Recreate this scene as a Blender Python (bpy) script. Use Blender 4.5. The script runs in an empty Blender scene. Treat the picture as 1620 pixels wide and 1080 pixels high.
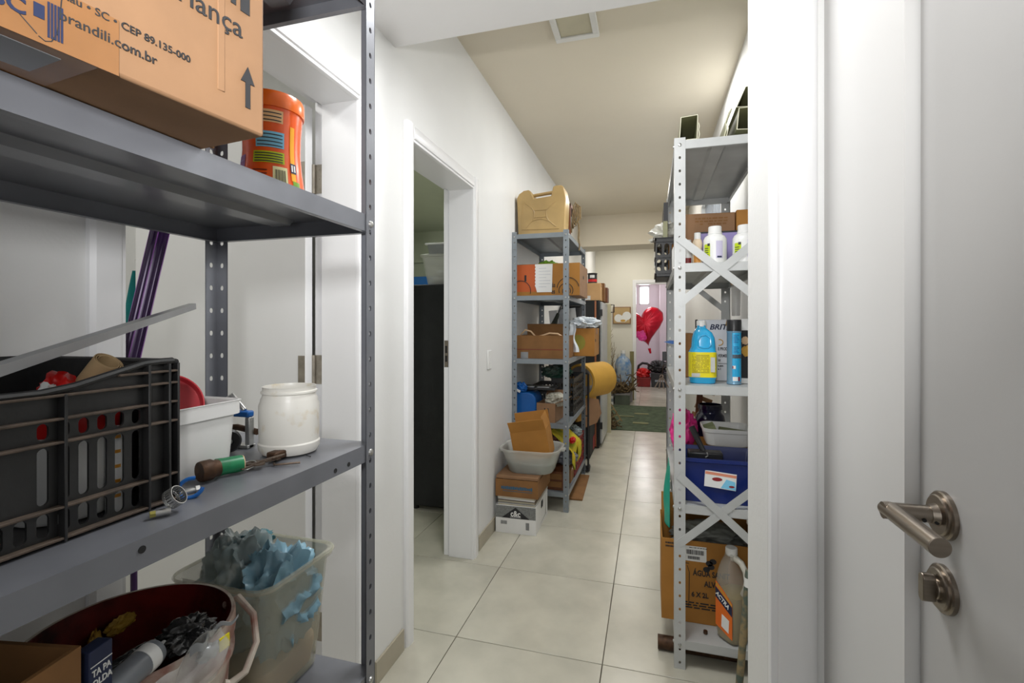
import bpy, bmesh, math, random
from mathutils import Vector, Matrix, noise
random.seed(7)
PI = math.pi
C = bpy.context.scene.collection
# ------------------------------------------------------------------ camera, world, lights, exposure
cam = bpy.data.cameras.new('camera')
camo = bpy.data.objects.new('camera', cam); C.objects.link(camo)
camo.location = (0, 0, 1.29)
camo.rotation_euler = (PI/2, 0, 0.279)
cam.sensor_width = 36.0
cam.lens = 762.0/1620.0*36.0
cam.shift_y = -(540-516)/1620.0
cam.clip_start = 0.02
bpy.context.scene.camera = camo
sc = bpy.context.scene
sc.view_settings.view_transform = 'Standard'
sc.view_settings.look = 'None'
sc.view_settings.gamma = 1.0
sc.view_settings.exposure = 0.0
sc.view_settings.use_curve_mapping = False
w = bpy.data.worlds.new('world'); sc.world = w; w.use_nodes = True
bg = w.node_tree.nodes['Background']
bg.inputs[0].default_value = (0.86, 0.93, 1.0, 1); bg.inputs[1].default_value = 3.0

def area(name, loc, rot, sx, sy, power, col=(1, 1, 1)):
    l = bpy.data.lights.new(name, 'AREA'); l.shape = 'RECTANGLE'; l.size = sx; l.size_y = sy
    l.energy = power; l.color = col
    o = bpy.data.objects.new(name, l); C.objects.link(o); o.location = loc; o.rotation_euler = rot
    return o
# added fill lights: one over the near zone, one behind the camera
area('fill_near', (-0.25, 1.2, 2.355), (0, 0, 0), 0.4, 0.4, 15, (.98, .99, 1))
fl_ = area('flash', (-.07, -.06, 1.52), (PI/2+.32, 0, .22), .07, .07, 6.3, (1, 1, 1)); fl_.data.spread = 2.0
area('fill_behind', (-0.3, -0.84, 1.55), (PI/2, 0, 0), 1.0, 1.3, 4.6, (.95, .97, 1))  # added panel before a closed wall, brightens surfaces facing the camera
area('fill_corridor', (0.1, 3.1, 2.75), (0, 0, 0), 0.45, 0.45, 18, (.98, .99, 1))  # added fill over the corridor, no fixture there
area('fill_corridor_end', (-0.2, 5.3, 2.75), (0, 0, 0), 0.45, 0.45, 13, (1, .95, .86))  # second added fill, lifts the far half of the corridor
area('fill_far', (-0.3, 7.9, 2.7), (0, 0, 0), 0.4, 0.4, 12, (1, .96, .88))  # unseen fill added to brighten the corridor end
area('daylight_back_room', (-0.12, 11.2, 1.97), (-PI/2, 0, 0), .2, .36, 6, (1, 1, 1))
area('lamp_back_room', (-0.2, 10.2, 2.5), (0, 0, 0), .5, .5, 12, (1, .96, .96))
area('lamp_left_room', (-1.9, 0.5, 2.5), (0, 0, 0), .6, .6, 9, (1, .98, .95))
area('lamp_middle_room', (-2.1, 3.6, 2.4), (0, 0, 0), .6, .6, 14, (.96, 1, .94))

# ------------------------------------------------------------------ materials
MT = {}
def mat(name, col, rough=.5, metal=0., var=.08, scale=8., bump=0., bscale=60., col2=None, alpha=1., trans=0., emit=0., coat=0., rnd=0., stretch=None, spec=None, lo=.35, hi=.65):
    if name in MT: return MT[name]
    m = bpy.data.materials.new(name); m.use_nodes = True
    nt = m.node_tree; N = nt.nodes; L = nt.links
    b = N['Principled BSDF']
    tc = N.new('ShaderNodeTexCoord'); src = tc.outputs['Object']
    if stretch:
        mp = N.new('ShaderNodeMapping'); mp.inputs['Scale'].default_value = stretch
        L.new(src, mp.inputs[0]); src = mp.outputs[0]
    nz = N.new('ShaderNodeTexNoise'); nz.inputs['Scale'].default_value = scale; nz.inputs['Detail'].default_value = 5
    L.new(src, nz.inputs['Vector'])
    rp = N.new('ShaderNodeValToRGB'); rp.color_ramp.elements[0].position = lo; rp.color_ramp.elements[1].position = hi
    c2 = col2 if col2 else tuple(max(0, c*(1-var)) for c in col)
    rp.color_ramp.elements[0].color = (*c2, 1); rp.color_ramp.elements[1].color = (*col, 1)
    L.new(nz.outputs['Fac'], rp.inputs[0])
    out = rp.outputs[0]
    if rnd:
        oi = N.new('ShaderNodeObjectInfo'); hs = N.new('ShaderNodeHueSaturation')
        mr = N.new('ShaderNodeMapRange'); mr.inputs[3].default_value = 1-rnd; mr.inputs[4].default_value = 1+rnd
        L.new(oi.outputs['Random'], mr.inputs[0]); L.new(mr.outputs[0], hs.inputs['Value']); L.new(out, hs.inputs['Color']); out = hs.outputs[0]
    L.new(out, b.inputs['Base Color'])
    b.inputs['Roughness'].default_value = rough; b.inputs['Metallic'].default_value = metal
    if alpha < 1: b.inputs['Alpha'].default_value = alpha
    if trans: b.inputs['Transmission Weight'].default_value = trans
    if coat: b.inputs['Coat Weight'].default_value = coat; b.inputs['Coat Roughness'].default_value = .15
    if spec is not None: b.inputs['Specular IOR Level'].default_value = spec
    if emit:
        L.new(out, b.inputs['Emission Color']); b.inputs['Emission Strength'].default_value = emit
    if bump:
        n2 = N.new('ShaderNodeTexNoise'); n2.inputs['Scale'].default_value = bscale; n2.inputs['Detail'].default_value = 4
        L.new(src, n2.inputs['Vector'])
        bp = N.new('ShaderNodeBump'); bp.inputs['Strength'].default_value = bump; bp.inputs['Distance'].default_value = .004
        L.new(n2.outputs['Fac'], bp.inputs['Height']); L.new(bp.outputs[0], b.inputs['Normal'])
    MT[name] = m
    return m
def srgb(r, g, b):
    f = lambda c: (c/255/12.92) if c/255 <= .04045 else ((c/255+.055)/1.055)**2.4
    return (f(r), f(g), f(b))
M_wall = mat('wall_paint', (.80, .80, .785), .55, var=.03, scale=3, bump=.12, bscale=90)
M_wallfar = mat('cream_wall_paint', (.80, .77, .67), .55, var=.03, scale=3, bump=.12, bscale=90)
M_ceiln = mat('near_ceiling_paint', (.80, .79, .78), .7, var=.03, scale=2, bump=.1, bscale=70)
M_ceil = mat('ceiling_paint', (.74, .675, .55), .7, var=.03, scale=2, bump=.1, bscale=70)
M_leaf_dim = mat('dimmed_door_lacquer', (.46, .455, .445), .42, var=.03, scale=3)  # door lacquer darkened in colour to offset strong light near the camera
M_nearwall_dim = mat('dimmed_near_wall_paint', (.66, .655, .64), .5, var=.03, scale=3)  # darker paint copy, stands for dimmer light on the wall by the door
M_ceil2 = mat('slope_paint', (.66, .61, .50), .7, var=.04, scale=2)
M_gloss = mat('gloss_white_lacquer', (.87, .87, .875), .28, var=.02, scale=3)
M_leaf = mat('door_lacquer', (.80, .80, .79), .4, var=.03, scale=3)
M_tile = mat('porcelain_tile', srgb(200, 196, 180), .24, var=.16, scale=5, bump=.03, bscale=20, rnd=.025)
M_grout = mat('grout', srgb(90, 84, 70), .9, var=.3, scale=30)
M_skirt = mat('skirting_tile', srgb(178, 170, 150), .3, var=.12, scale=7)
M_steelA = mat('grey_painted_steel', srgb(120, 122, 128), .38, .25, var=.16, scale=9, coat=.2)
M_steelB = mat('blue_grey_painted_steel', srgb(138, 146, 152), .4, .2, var=.14, scale=7)
M_steelC = mat('light_grey_painted_steel', srgb(192, 194, 193), .4, .1, var=.12, scale=7)
M_zinc = mat('zinc', (.55, .55, .53), .35, .9, var=.25, scale=40)
M_nickel = mat('brushed_nickel', srgb(150, 140, 128), .3, 1., var=.18, scale=12, stretch=(1, 1, 14), bump=.05, bscale=40)
M_dark = mat('dark_hole', (.012, .012, .012), .8)
M_card = mat('cardboard', srgb(148, 112, 80), .8, var=.16, scale=9, bump=.15, bscale=40)
M_cardL = mat('pale_cardboard', srgb(214, 170, 118), .8, var=.12, scale=5, bump=.2, bscale=25)
M_cardD = mat('brown_cardboard', srgb(140, 98, 54), .8, var=.22, scale=9, bump=.15, bscale=40)
M_cardO = mat('ochre_cardboard', srgb(172, 118, 48), .75, var=.14, scale=8, bump=.12, bscale=40)
M_tape = mat('packing_tape', srgb(140, 98, 60), .22, var=.1, scale=30, coat=.3)
M_ink = mat('black_print', (.02, .02, .022), .7)
M_navy = mat('navy_print', (.01, .018, .06), .6)
M_crate = mat('black_crate_plastic', (.02, .02, .02), .42, var=.3, scale=30, bump=.1, bscale=80)
M_dust = mat('dusty_rib', srgb(92, 78, 66), .8, var=.45, scale=60)
M_white = mat('white_plastic', (.82, .82, .80), .32, var=.03, scale=6)
M_offw = mat('stained_white_plastic', (.80, .78, .72), .35, col2=(.62, .5, .3), scale=22, lo=.26, hi=.42)
M_pink = mat('faded_red_plastic', srgb(214, 62, 72), .35, var=.15, scale=12)
M_red = mat('red_plastic', srgb(200, 22, 18), .35, var=.15)
M_redd = mat('dark_red_plastic', srgb(132, 26, 24), .45, var=.3)
M_orange = mat('orange_plastic', srgb(242, 92, 14), .25, var=.06, coat=.4)
M_yellow = mat('yellow_label', srgb(236, 220, 30), .3, var=.06)
M_lime = mat('lime_print', srgb(190, 212, 30), .35, var=.06)
M_sky = mat('sky_blue_plastic', srgb(40, 170, 222), .25, var=.06, coat=.3)
M_cyan = mat('light_blue_print', srgb(130, 205, 238), .3, var=.04)
M_blue = mat('blue_plastic', srgb(20, 98, 176), .35, var=.15)
M_dblue = mat('dark_blue_plastic', srgb(18, 40, 112), .35, var=.2)
M_ink2 = mat('small_print', srgb(60, 60, 66), .6)
M_paper = mat('paper', (.80, .80, .78), .7, var=.04)
M_black = mat('black_plastic', (.018, .018, .02), .35, var=.3)
M_blackm = mat('black_fabric', (.02, .021, .022), .8, var=.3, bump=.2, bscale=150)
M_bagb = mat('black_bag', (.02, .02, .02), .22, var=.3)
M_rust = mat('rusty_metal', srgb(88, 62, 42), .55, .5, var=.5, scale=60, bump=.3, bscale=90)
M_oldmetal = mat('worn_key_metal', srgb(128, 112, 98), .4, .8, var=.4, scale=60)
M_greent = mat('green_tape', srgb(30, 132, 84), .35, var=.35, scale=60)
M_purple = mat('purple_tube', srgb(46, 14, 66), .3, .2, var=.3)
M_violet = mat('violet_line', srgb(140, 80, 160), .3)
M_lilac = mat('lilac_plastic', srgb(150, 138, 190), .35)
M_teal = mat('teal_cloth', srgb(14, 128, 128), .8, var=.3, scale=14)
M_alu = mat('aluminium', srgb(160, 162, 164), .35, .6, var=.12, scale=12)
M_tub = mat('milky_plastic', srgb(206, 204, 182), .25, var=.08, alpha=.36)
M_tubw = mat('frosted_plastic', srgb(214, 214, 206), .3, var=.05, alpha=.42)
M_bagblue = mat('blue_film', srgb(150, 194, 214), .25, var=.2, scale=10, alpha=.8)
M_baggrey = mat('grey_green_film', srgb(176, 190, 190), .25, var=.15, scale=10, alpha=.6)
M_clear = mat('clear_film', srgb(200, 200, 196), .12, var=.1, alpha=.32)
M_bucketw = mat('paint_splashed_bucket', srgb(196, 186, 172), .5, col2=srgb(140, 96, 84), scale=14, bump=.3, bscale=50, lo=.36, hi=.52)
M_bucketi = mat('dried_red_paint', srgb(140, 38, 30), .4, col2=srgb(46, 22, 16), scale=9, bump=.5, bscale=30, lo=.38, hi=.62)
M_drypaint = mat('dried_yellow_paint', srgb(190, 150, 50), .6, var=.3, scale=40)
M_cream = mat('cream_filler', srgb(226, 190, 150), .7, var=.15)
M_greyt = mat('grey_tube', srgb(120, 124, 130), .35, var=.12)
M_silver = mat('silver_film', srgb(180, 184, 188), .2, .6, var=.3, scale=30)
M_jerry = mat('yellowed_jerrycan', srgb(184, 154, 100), .4, var=.22, scale=5, bump=.1, bscale=30)
M_wood = mat('brown_wood', srgb(116, 66, 32), .5, var=.35, scale=10, stretch=(6, 6, 1), bump=.1)
M_rope = mat('rope', srgb(132, 112, 78), .9, var=.4, scale=60, bump=.5, bscale=200)
M_green = mat('green_bag', srgb(120, 168, 42), .4, var=.3)
M_dgreen = mat('green_plastic', srgb(52, 92, 78), .35, var=.3, alpha=.8)
M_clothw = mat('white_cloth', srgb(226, 232, 236), .85, var=.12, scale=18, bump=.3, bscale=60)
M_yell = mat('yellow_foam', srgb(206, 158, 62), .7, var=.12, scale=6)
M_greyf = mat('grey_foam_lining', srgb(150, 146, 146), .8, var=.1)
M_magenta = mat('pink_bag', srgb(238, 60, 150), .3, var=.2, scale=14)
M_mat = mat('green_rug', srgb(84, 98, 74), .95, var=.3, scale=12, bump=.4, bscale=120, col2=srgb(58, 70, 52))
M_matb = mat('rug_pattern', srgb(132, 132, 96), .95, var=.2)
M_heart = mat('heart_foil', srgb(214, 8, 40), .25, .35, var=.3, scale=5, col2=srgb(150, 4, 30))
M_pinkw = mat('lilac_room_paint', srgb(216, 206, 214), .6, var=.03)
M_sage = mat('sage_white_paint', srgb(206, 210, 188), .6, var=.03)
M_sky_g = mat('window_daylight', (1, 1, 1), .5, emit=2.2)
M_glass = mat('window_glass', (.9, .95, .95), .05, alpha=.15)
M_bark = mat('dry_root', srgb(112, 92, 62), .9, var=.5, scale=20, bump=.6, bscale=50)
M_straw = mat('dry_stick', srgb(160, 140, 100), .9, var=.4, scale=20)
M_oil = mat('amber_liquid', srgb(150, 128, 52), .3, var=.12)
M_jug = mat('cloudy_jug_plastic', srgb(196, 192, 180), .3, var=.06, alpha=.34)
M_mott = mat('mottled_pole', srgb(150, 132, 96), .7, col2=srgb(84, 96, 86), scale=26, bump=.4, bscale=60, lo=.4, hi=.56)
M_pvc = mat('grey_green_pvc', srgb(150, 150, 112), .4, var=.1, scale=5)
M_pvce = mat('pvc_cut_edge', srgb(224, 222, 196), .5)
M_palebox = mat('pale_green_card', srgb(150, 158, 116), .7, var=.14)
M_copper = mat('copper_trim', srgb(176, 112, 76), .35, .3)
M_garn = mat('garnet_print', srgb(140, 24, 30), .5)
M_bluewall = mat('blue_panel', srgb(22, 92, 160), .5)
M_hinge = mat('brass_hinge', srgb(168, 160, 146), .4, .6, var=.3, scale=30)
M_bluel = mat('blue_film_edge', srgb(50, 80, 190), .4)

# ------------------------------------------------------------------ geometry helpers
class MB:
    def __init__(s): s.bm = bmesh.new()
    def face(s, vs):
        try: return s.bm.faces.new(vs)
        except ValueError: return None
    def hexa(s, p):
        v = [s.bm.verts.new(q) for q in p]
        for f in ((3, 2, 1, 0), (4, 5, 6, 7), (0, 1, 5, 4), (1, 2, 6, 5), (2, 3, 7, 6), (3, 0, 4, 7)): s.face([v[i] for i in f])
    def box(s, x0, y0, z0, x1, y1, z1, M=None):
        p = [Vector(q) for q in ((x0, y0, z0), (x1, y0, z0), (x1, y1, z0), (x0, y1, z0), (x0, y0, z1), (x1, y0, z1), (x1, y1, z1), (x0, y1, z1))]
        if M: p = [M @ q for q in p]
        s.hexa(p); return s
    def taper(s, cx, cy, z0, z1, w0, d0, w1, d1):
        p = []
        for z, ww, dd in ((z0, w0, d0), (z1, w1, d1)):
            for a, b in ((-1, -1), (1, -1), (1, 1), (-1, 1)): p.append((cx+a*ww/2, cy+b*dd/2, z))
        s.hexa(p); return s
    def cyl(s, p0, p1, r0, r1=None, n=16, cap=True):
        p0 = Vector(p0); p1 = Vector(p1); r1 = r0 if r1 is None else r1
        d = (p1-p0).normalized(); a = d.orthogonal().normalized(); b = d.cross(a)
        A = []; B = []
        for i in range(n):
            t = 2*PI*i/n; o = a*math.cos(t)+b*math.sin(t)
            A.append(s.bm.verts.new(p0+o*r0)); B.append(s.bm.verts.new(p1+o*r1))
        for i in range(n): s.face([A[i], A[(i+1) % n], B[(i+1) % n], B[i]])
        if cap: s.face(A[::-1]); s.face(B)
        return s
    def lathe(s, prof, n=32, c=(0, 0, 0), M=None, sq=0., sx=1., sy=1.):
        # sq>0 squares the section (superellipse)
        rings = []
        for r, z in prof:
            ring = []
            for i in range(n):
                t = 2*PI*i/n; k = 1.
                if sq:
                    e = 2+sq*8; k = (abs(math.cos(t))**e+abs(math.sin(t))**e)**(-1/e)
                q = Vector((c[0]+r*k*math.cos(t)*sx, c[1]+r*k*math.sin(t)*sy, c[2]+z))
                if M: q = M @ q
                ring.append(s.bm.verts.new(q))
            rings.append(ring)
        for a, b in zip(rings, rings[1:]):
            for i in range(n): s.face([a[i], a[(i+1) % n], b[(i+1) % n], b[i]])
        if prof[0][0] > 1e-5: s.face(rings[0][::-1])
        if prof[-1][0] > 1e-5: s.face(rings[-1])
        return s
    def openlathe(s, prof, th, n=32, **k):
        # vessel: outer profile upward, then back down inside
        inn = [(max(r-th, .0005), z) for r, z in prof[::-1]]
        inn[-1] = (inn[-1][0], inn[-1][1]+th)
        return s.lathe(list(prof)+inn, n, **k)
    def tube(s, pts, r, n=8, cap=True):
        pts = [Vector(p) for p in pts]; rr = r if isinstance(r, (list, tuple)) else [r]*len(pts)
        prev = None; ref = None
        for i, p in enumerate(pts):
            if i == 0: d = pts[1]-p
            elif i == len(pts)-1: d = p-pts[i-1]
            else: d = pts[i+1]-pts[i-1]
            d.normalize()
            if ref is None: ref = d.orthogonal().normalized()
            a = (ref-d*ref.dot(d)).normalized(); ref = a; b = d.cross(a)
            ring = [s.bm.verts.new(p+(a*math.cos(2*PI*k/n)+b*math.sin(2*PI*k/n))*rr[i]) for k in range(n)]
            if prev:
                for k in range(n): s.face([prev[k], prev[(k+1) % n], ring[(k+1) % n], ring[k]])
            elif cap: s.face(ring[::-1])
            prev = ring
        if cap: s.face(prev)
        return s
    def prism(s, pts, d0, d1, ax='z', M=None):
        def mk(a, b, d):
            q = Vector((a, b, d) if ax == 'z' else ((a, d, b) if ax == 'y' else (d, a, b)))
            return M @ q if M else q
        A = [s.bm.verts.new(mk(a, b, d0)) for a, b in pts]; B = [s.bm.verts.new(mk(a, b, d1)) for a, b in pts]
        n = len(pts)
        for i in range(n): s.face([A[i], A[(i+1) % n], B[(i+1) % n], B[i]])
        s.face(A[::-1]); s.face(B); return s
    def sheet(s, fn, nu, nv, th=0.):
        g = [[s.bm.verts.new(fn(i/nu, j/nv)) for j in range(nv+1)] for i in range(nu+1)]
        fs = [s.face([g[i][j], g[i+1][j], g[i+1][j+1], g[i][j+1]]) for i in range(nu) for j in range(nv)]
        if th:
            bmesh.ops.recalc_face_normals(s.bm, faces=[f for f in fs if f])
            bmesh.ops.solidify(s.bm, geom=[f for f in fs if f], thickness=th)
        return s
    def blob(s, c, rad, amp=.15, seed=0, fr=2.5, sub=4, ridge=True, zmin=None):
        if amp > .25: sub = 5; amp *= .62; fr *= .8
        r = bmesh.ops.create_icosphere(s.bm, subdivisions=sub, radius=1.)
        s.soft = True
        o = Vector((seed*7.3, seed*3.1, seed*1.7))
        for v in r['verts']:
            p = v.co.copy(); nn = noise.noise(p*fr+o)
            n3 = noise.noise(p*fr*2.7+o)
            k = 1+amp*((1-4.4*abs(nn)) if ridge else nn*2)+amp*.35*(1-5*abs(n3))+amp*.12*noise.noise(p*fr*6+o)
            q = Vector((p.x*rad[0]*k, p.y*rad[1]*k, p.z*rad[2]*k))+Vector(c)
            if zmin is not None and q.z < zmin: q.z = zmin
            v.co = q
        return s
    def plate(s, O, U, V, N, us, vs, hole=None, th=.0016, n=12):
        # perforated plate: cells us x vs; hole(i,j)->(a,b) half sizes or None
        O, U, V, N = (Vector(x) for x in (O, U, V, N))
        for i in range(len(us)-1):
            for j in range(len(vs)-1):
                u0, u1, v0, v1 = us[i], us[i+1], vs[j], vs[j+1]
                cu, cv = (u0+u1)/2, (v0+v1)/2; hu, hv = (u1-u0)/2, (v1-v0)/2
                h = hole(i, j) if hole else None
                if not h:
                    p = [O+U*a+V*b+N*t for t in (0, th) for a, b in ((u0, v0), (u1, v0), (u1, v1), (u0, v1))]
                    s.hexa(p); continue
                a, b = h
                if a != b:
                    e_ = max(a, b)-min(a, b); q_ = min(a, b); hp = []
                    for k in range(n//2+1):
                        t_ = PI*k/(n//2); hp += [(q_*math.cos(t_), e_+q_*math.sin(t_)), (q_*math.cos(t_), -e_-q_*math.sin(t_))]
                    base = [math.atan2(y_, x_) % (2*PI) for x_, y_ in (hp if b > a else [(y2, x2) for x2, y2 in hp])]
                else: base = [2*PI*k/n+.01 for k in range(n)]
                ang = sorted(set(base+[math.atan2(y*hv, x*hu) % (2*PI) for x, y in ((1, 1), (-1, 1), (-1, -1), (1, -1))]))
                R = []
                for t in ang:
                    ct, st = math.cos(t), math.sin(t)
                    ro = min(hu/abs(ct) if abs(ct) > 1e-9 else 1e9, hv/abs(st) if abs(st) > 1e-9 else 1e9)
                    sw = a > b; x, y = (st, ct) if sw else (ct, st); A, B = (b, a) if sw else (a, b)
                    e = B-A; ri = A/abs(x) if abs(x) > 1e-9 else 1e9
                    if ri*abs(y) > e:
                        bq = e*abs(y); ri = bq+math.sqrt(max(0, bq*bq-(e*e-A*A)))
                    ri = min(ri, ro*.98)
                    R.append([O+U*(cu+q*ct)+V*(cv+q*st)+N*z for q, z in ((ro, 0), (ri, 0), (ri, th), (ro, th))])
                vv = [[s.bm.verts.new(q) for q in r] for r in R]; m = len(vv)
                for k in range(m):
                    A_, B_ = vv[k], vv[(k+1) % m]
                    s.face([A_[0], B_[0], B_[1], A_[1]]); s.face([A_[1], B_[1], B_[2], A_[2]]); s.face([A_[2], B_[2], B_[3], A_[3]])
        return s
    def mesh(s, name, m, ang=35):
        bmesh.ops.recalc_face_normals(s.bm, faces=s.bm.faces)
        me = bpy.data.meshes.new(name); s.bm.to_mesh(me); s.bm.free()
        me.materials.append(m); me.shade_smooth()
        me.set_sharp_from_angle(angle=math.radians(75 if getattr(s, 'soft', False) else ang))
        return me
    def build(s, name, m, parent=None, bev=0., ang=35, loc=None, rot=None, label=None, seg=2):
        o = bpy.data.objects.new(name, s.mesh(name, m, ang)); C.objects.link(o)
        if parent: o.parent = parent
        if loc: o.location = loc
        if rot: o.rotation_euler = rot
        if label: o['label'] = label
        if bev:
            b = o.modifiers.new('bevel', 'BEVEL'); b.width = bev; b.segments = seg; b.limit_method = 'ANGLE'; b.angle_limit = .6
        return o
def thing(name, label, cat, loc=(0, 0, 0), rz=0, group=None, rot=None):
    o = bpy.data.objects.new(name, None); C.objects.link(o); o.empty_display_size = .05
    o.location = loc; o.rotation_euler = rot if rot else (0, 0, rz)
    o['label'] = label; o['category'] = cat
    if group: o['group'] = group
    return o
def tag(o, label, cat, group=None):
    o['label'] = label; o['category'] = cat
    if group: o['group'] = group
    return o
def struct(o, label=None):
    o['kind'] = 'structure'
    if label: o['label'] = label
    return o
def sempty(name, label, loc=(0, 0, 0)):
    o = bpy.data.objects.new(name, None); C.objects.link(o); o.location = loc; o.empty_display_size = .05
    o['kind'] = 'structure'; o['label'] = label
    return o
def share(src, parent, loc, rot=None, scale=None):
    o = src.copy(); C.objects.link(o); o.parent = parent; o.location = loc
    if rot: o.rotation_euler = rot
    if scale: o.scale = scale
    return o
def text(name, body, size, m, parent, loc, rot, ext=.0004, align='LEFT', sx=1., shear=0., bold=0.):
    cu = bpy.data.curves.new(name, 'FONT'); cu.body = body; cu.size = size; cu.extrude = ext; cu.align_x = align
    cu.shear = shear; cu.offset = bold; cu.resolution_u = 3
    t = bpy.data.objects.new(name+'_tmp', cu); C.objects.link(t)
    dg = bpy.context.evaluated_depsgraph_get()
    me = bpy.data.meshes.new_from_object(t.evaluated_get(dg))
    bpy.data.objects.remove(t); bpy.data.curves.remove(cu)
    me.materials.clear(); me.materials.append(m); me.name = name
    o = bpy.data.objects.new(name, me); C.objects.link(o); o.parent = parent; o.location = loc; o.rotation_euler = rot; o.scale = (sx, 1, 1)
    return o
RF = (PI/2, 0, 0)          # lettering facing the camera side (-Y)
RX = (PI/2, 0, PI/2)       # lettering facing the corridor (+X)
# ------------------------------------------------------------------ setting
m = MB(); m.box(-3.3, -1.0, -.05, 1.7, 11.6, -.004)
floor = struct(m.build('floor', M_grout), 'beige porcelain tiled corridor floor')
m = MB(); m.box(-.2985, -.2985, -.006, .2985, .2985, 0)
t0 = m.build('tile', M_tile, floor, bev=.0012, seg=1); first = True
for i in range(-4, 2):
    for j in range(-4, 16):
        if i < -1 and j > 6: continue
        x = -.775+.6*i+.3; y = 1.862+.6*j+.3
        if first: t0.location = (x, y, 0); first = False
        else: share(t0, floor, (x, y, 0))
D1 = (.665, 1.411); D2 = (1.80, 2.50); ZT = 2.05; XW = -.95; XI = -1.12
m = MB()
for y0, y1, z0, z1 in ((-.95, D1[0]-.02, 0, 2.9), (D1[0]-.02, D1[1]+.02, ZT+.02, 2.9), (D1[1]+.02, D2[0]-.02, 0, 2.9), (D2[0]-.02, D2[1]+.02, ZT+.02, 2.9), (D2[1]+.02, 8.9, 0, 2.9)):
    m.box(XI, y0, z0, XW, y1, z1)
struct(m.build('wall_left', M_wall), 'white corridor wall with two doorways')
XR = .47
m = MB()
for y0, y1, z0, z1 in ((1.197, 3.6, 0, 2.9), (3.6, 4.9, 0, 1.9), (3.6, 4.9, 2.42, 2.9), (4.9, 8.8, 0, 2.9)):
    m.box(XR, y0, z0, XR+.15, y1, z1)
struct(m.build('wall_right', M_wall), 'white corridor wall behind the light grey shelving')
# near right wall around the closed door, pier with its casing
m = MB()
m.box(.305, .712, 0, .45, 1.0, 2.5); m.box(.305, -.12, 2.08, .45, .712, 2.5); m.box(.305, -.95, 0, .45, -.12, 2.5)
struct(m.build('wall_near_right', M_nearwall_dim), 'smooth white wall beside the near door')
m = MB(); m.box(.213, 1.0, 0, .7, 1.197, 2.5)
struct(m.build('wall_pier', M_wall, bev=.003), 'white wall pier between the near door and the shelving')
def casing_profile(w=.075, t=.014):
    # outer edge square, stepped bead at the inner edge
    return [(0, 0), (w, 0), (w, t*.55), (w*.97, t*.8), (w*.84, t*.8), (w*.80, t*1.15), (w*.70, t*1.25), (w*.12, t), (0, t*.6)]
m = MB(); m.prism([(.213+.078-a, 1.0-b) for a, b in casing_profile(.078, .016)], 0, 2.37, 'z')
struct(m.build('trim_1', M_gloss), 'glossy white casing on the near wall pier')
m = MB(); m.box(-1.12, -1.1, 0, .7, -.95, 2.5); struct(m.build('wall_behind', M_wall), 'white wall behind the viewpoint')
# ceilings and beams
m = MB(); m.box(-1.0, -1.1, 2.37, .7, 1.67, 2.9); struct(m.build('ceiling', M_ceiln), 'lowered white ceiling of the near zone')
m = MB(); m.box(-1.0, 1.67, 2.77, .65, 8.9, 2.9); struct(m.build('ceiling', M_ceil), 'high white corridor ceiling')
m = MB(); m.box(XW, 6.5, 2.36, XR, 6.95, 2.77); struct(m.build('trim_2', M_ceil), 'plastered beam crossing the far corridor ceiling')
# back wall with doorway
BX = (-.235, .285); BY = 8.8
m = MB(); m.box(-1.12, BY, 0, BX[0]-.02, BY+.12, 2.9); m.box(BX[1]+.02, BY, 0, .62, BY+.12, 2.9); m.box(BX[0]-.02, BY, 2.05, BX[1]+.02, BY+.12, 2.9)
struct(m.build('wall_back', M_wallfar), 'cream wall at the corridor end')
# back room
m = MB(); m.box(-1.3, 8.92, 0, -1.2, 11.3, 2.7); m.box(.9, 8.92, 0, 1.0, 11.3, 2.7)
wx, wz = (-.235, -.01), (1.78, 2.2)
m.box(-1.3, 11.3, 0, wx[0], 11.4, 2.7); m.box(wx[1], 11.3, 0, 1.0, 11.4, 2.7); m.box(wx[0], 11.3, 0, wx[1], 11.4, wz[0]); m.box(wx[0], 11.3, wz[1], wx[1], 11.4, 2.7)
struct(m.build('wall_back_room', M_pinkw), 'lilac white walls of the room beyond the corridor')
m = MB(); m.box(-1.3, 8.92, 2.6, 1.0, 11.4, 2.7); struct(m.build('ceiling', M_ceil), 'ceiling of the room beyond the corridor')
wn = sempty('window_1', 'small bright window in the room beyond the corridor', (0, 11.3, 0))
m = MB(); fw = .02
for x0, x1, z0, z1 in ((wx[0], wx[1], wz[0], wz[0]+fw), (wx[0], wx[1], wz[1]-fw, wz[1]), (wx[0], wx[0]+fw, wz[0], wz[1]), (wx[1]-fw, wx[1], wz[0], wz[1])): m.box(x0, 0, z0, x1, .06, z1)
m.build('window_frame', M_gloss, wn)
m = MB(); m.box(wx[0]+fw, .03, wz[0]+fw, wx[1]-fw, .034, wz[1]-fw); m.build('window_pane', M_glass, wn)
# high window of the right wall
wn = sempty('window_2', 'high barred window in the right wall behind the shelving', (XR, 0, 0))
m = MB()
for y0, y1, z0, z1 in ((3.6, 4.9, 1.9, 1.93), (3.6, 4.9, 2.39, 2.42), (3.6, 3.63, 1.9, 2.42), (4.87, 4.9, 1.9, 2.42), (4.23, 4.27, 1.9, 2.42)): m.box(.05, y0, z0, .1, y1, z1)
m.build('window_frame', M_gloss, wn)
m = MB(); m.box(.07, 3.63, 1.93, .074, 4.87, 2.39); m.build('window_pane', M_glass, wn)
m = MB(); m.box(.025, -.006, 1.9, .037, .006, 2.42); b0 = m.build('window_bar', M_alu, wn, loc=(0, 3.7, 0))
for k in range(1, 12): share(b0, wn, (0, 3.7+k*.1, 0))
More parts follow.
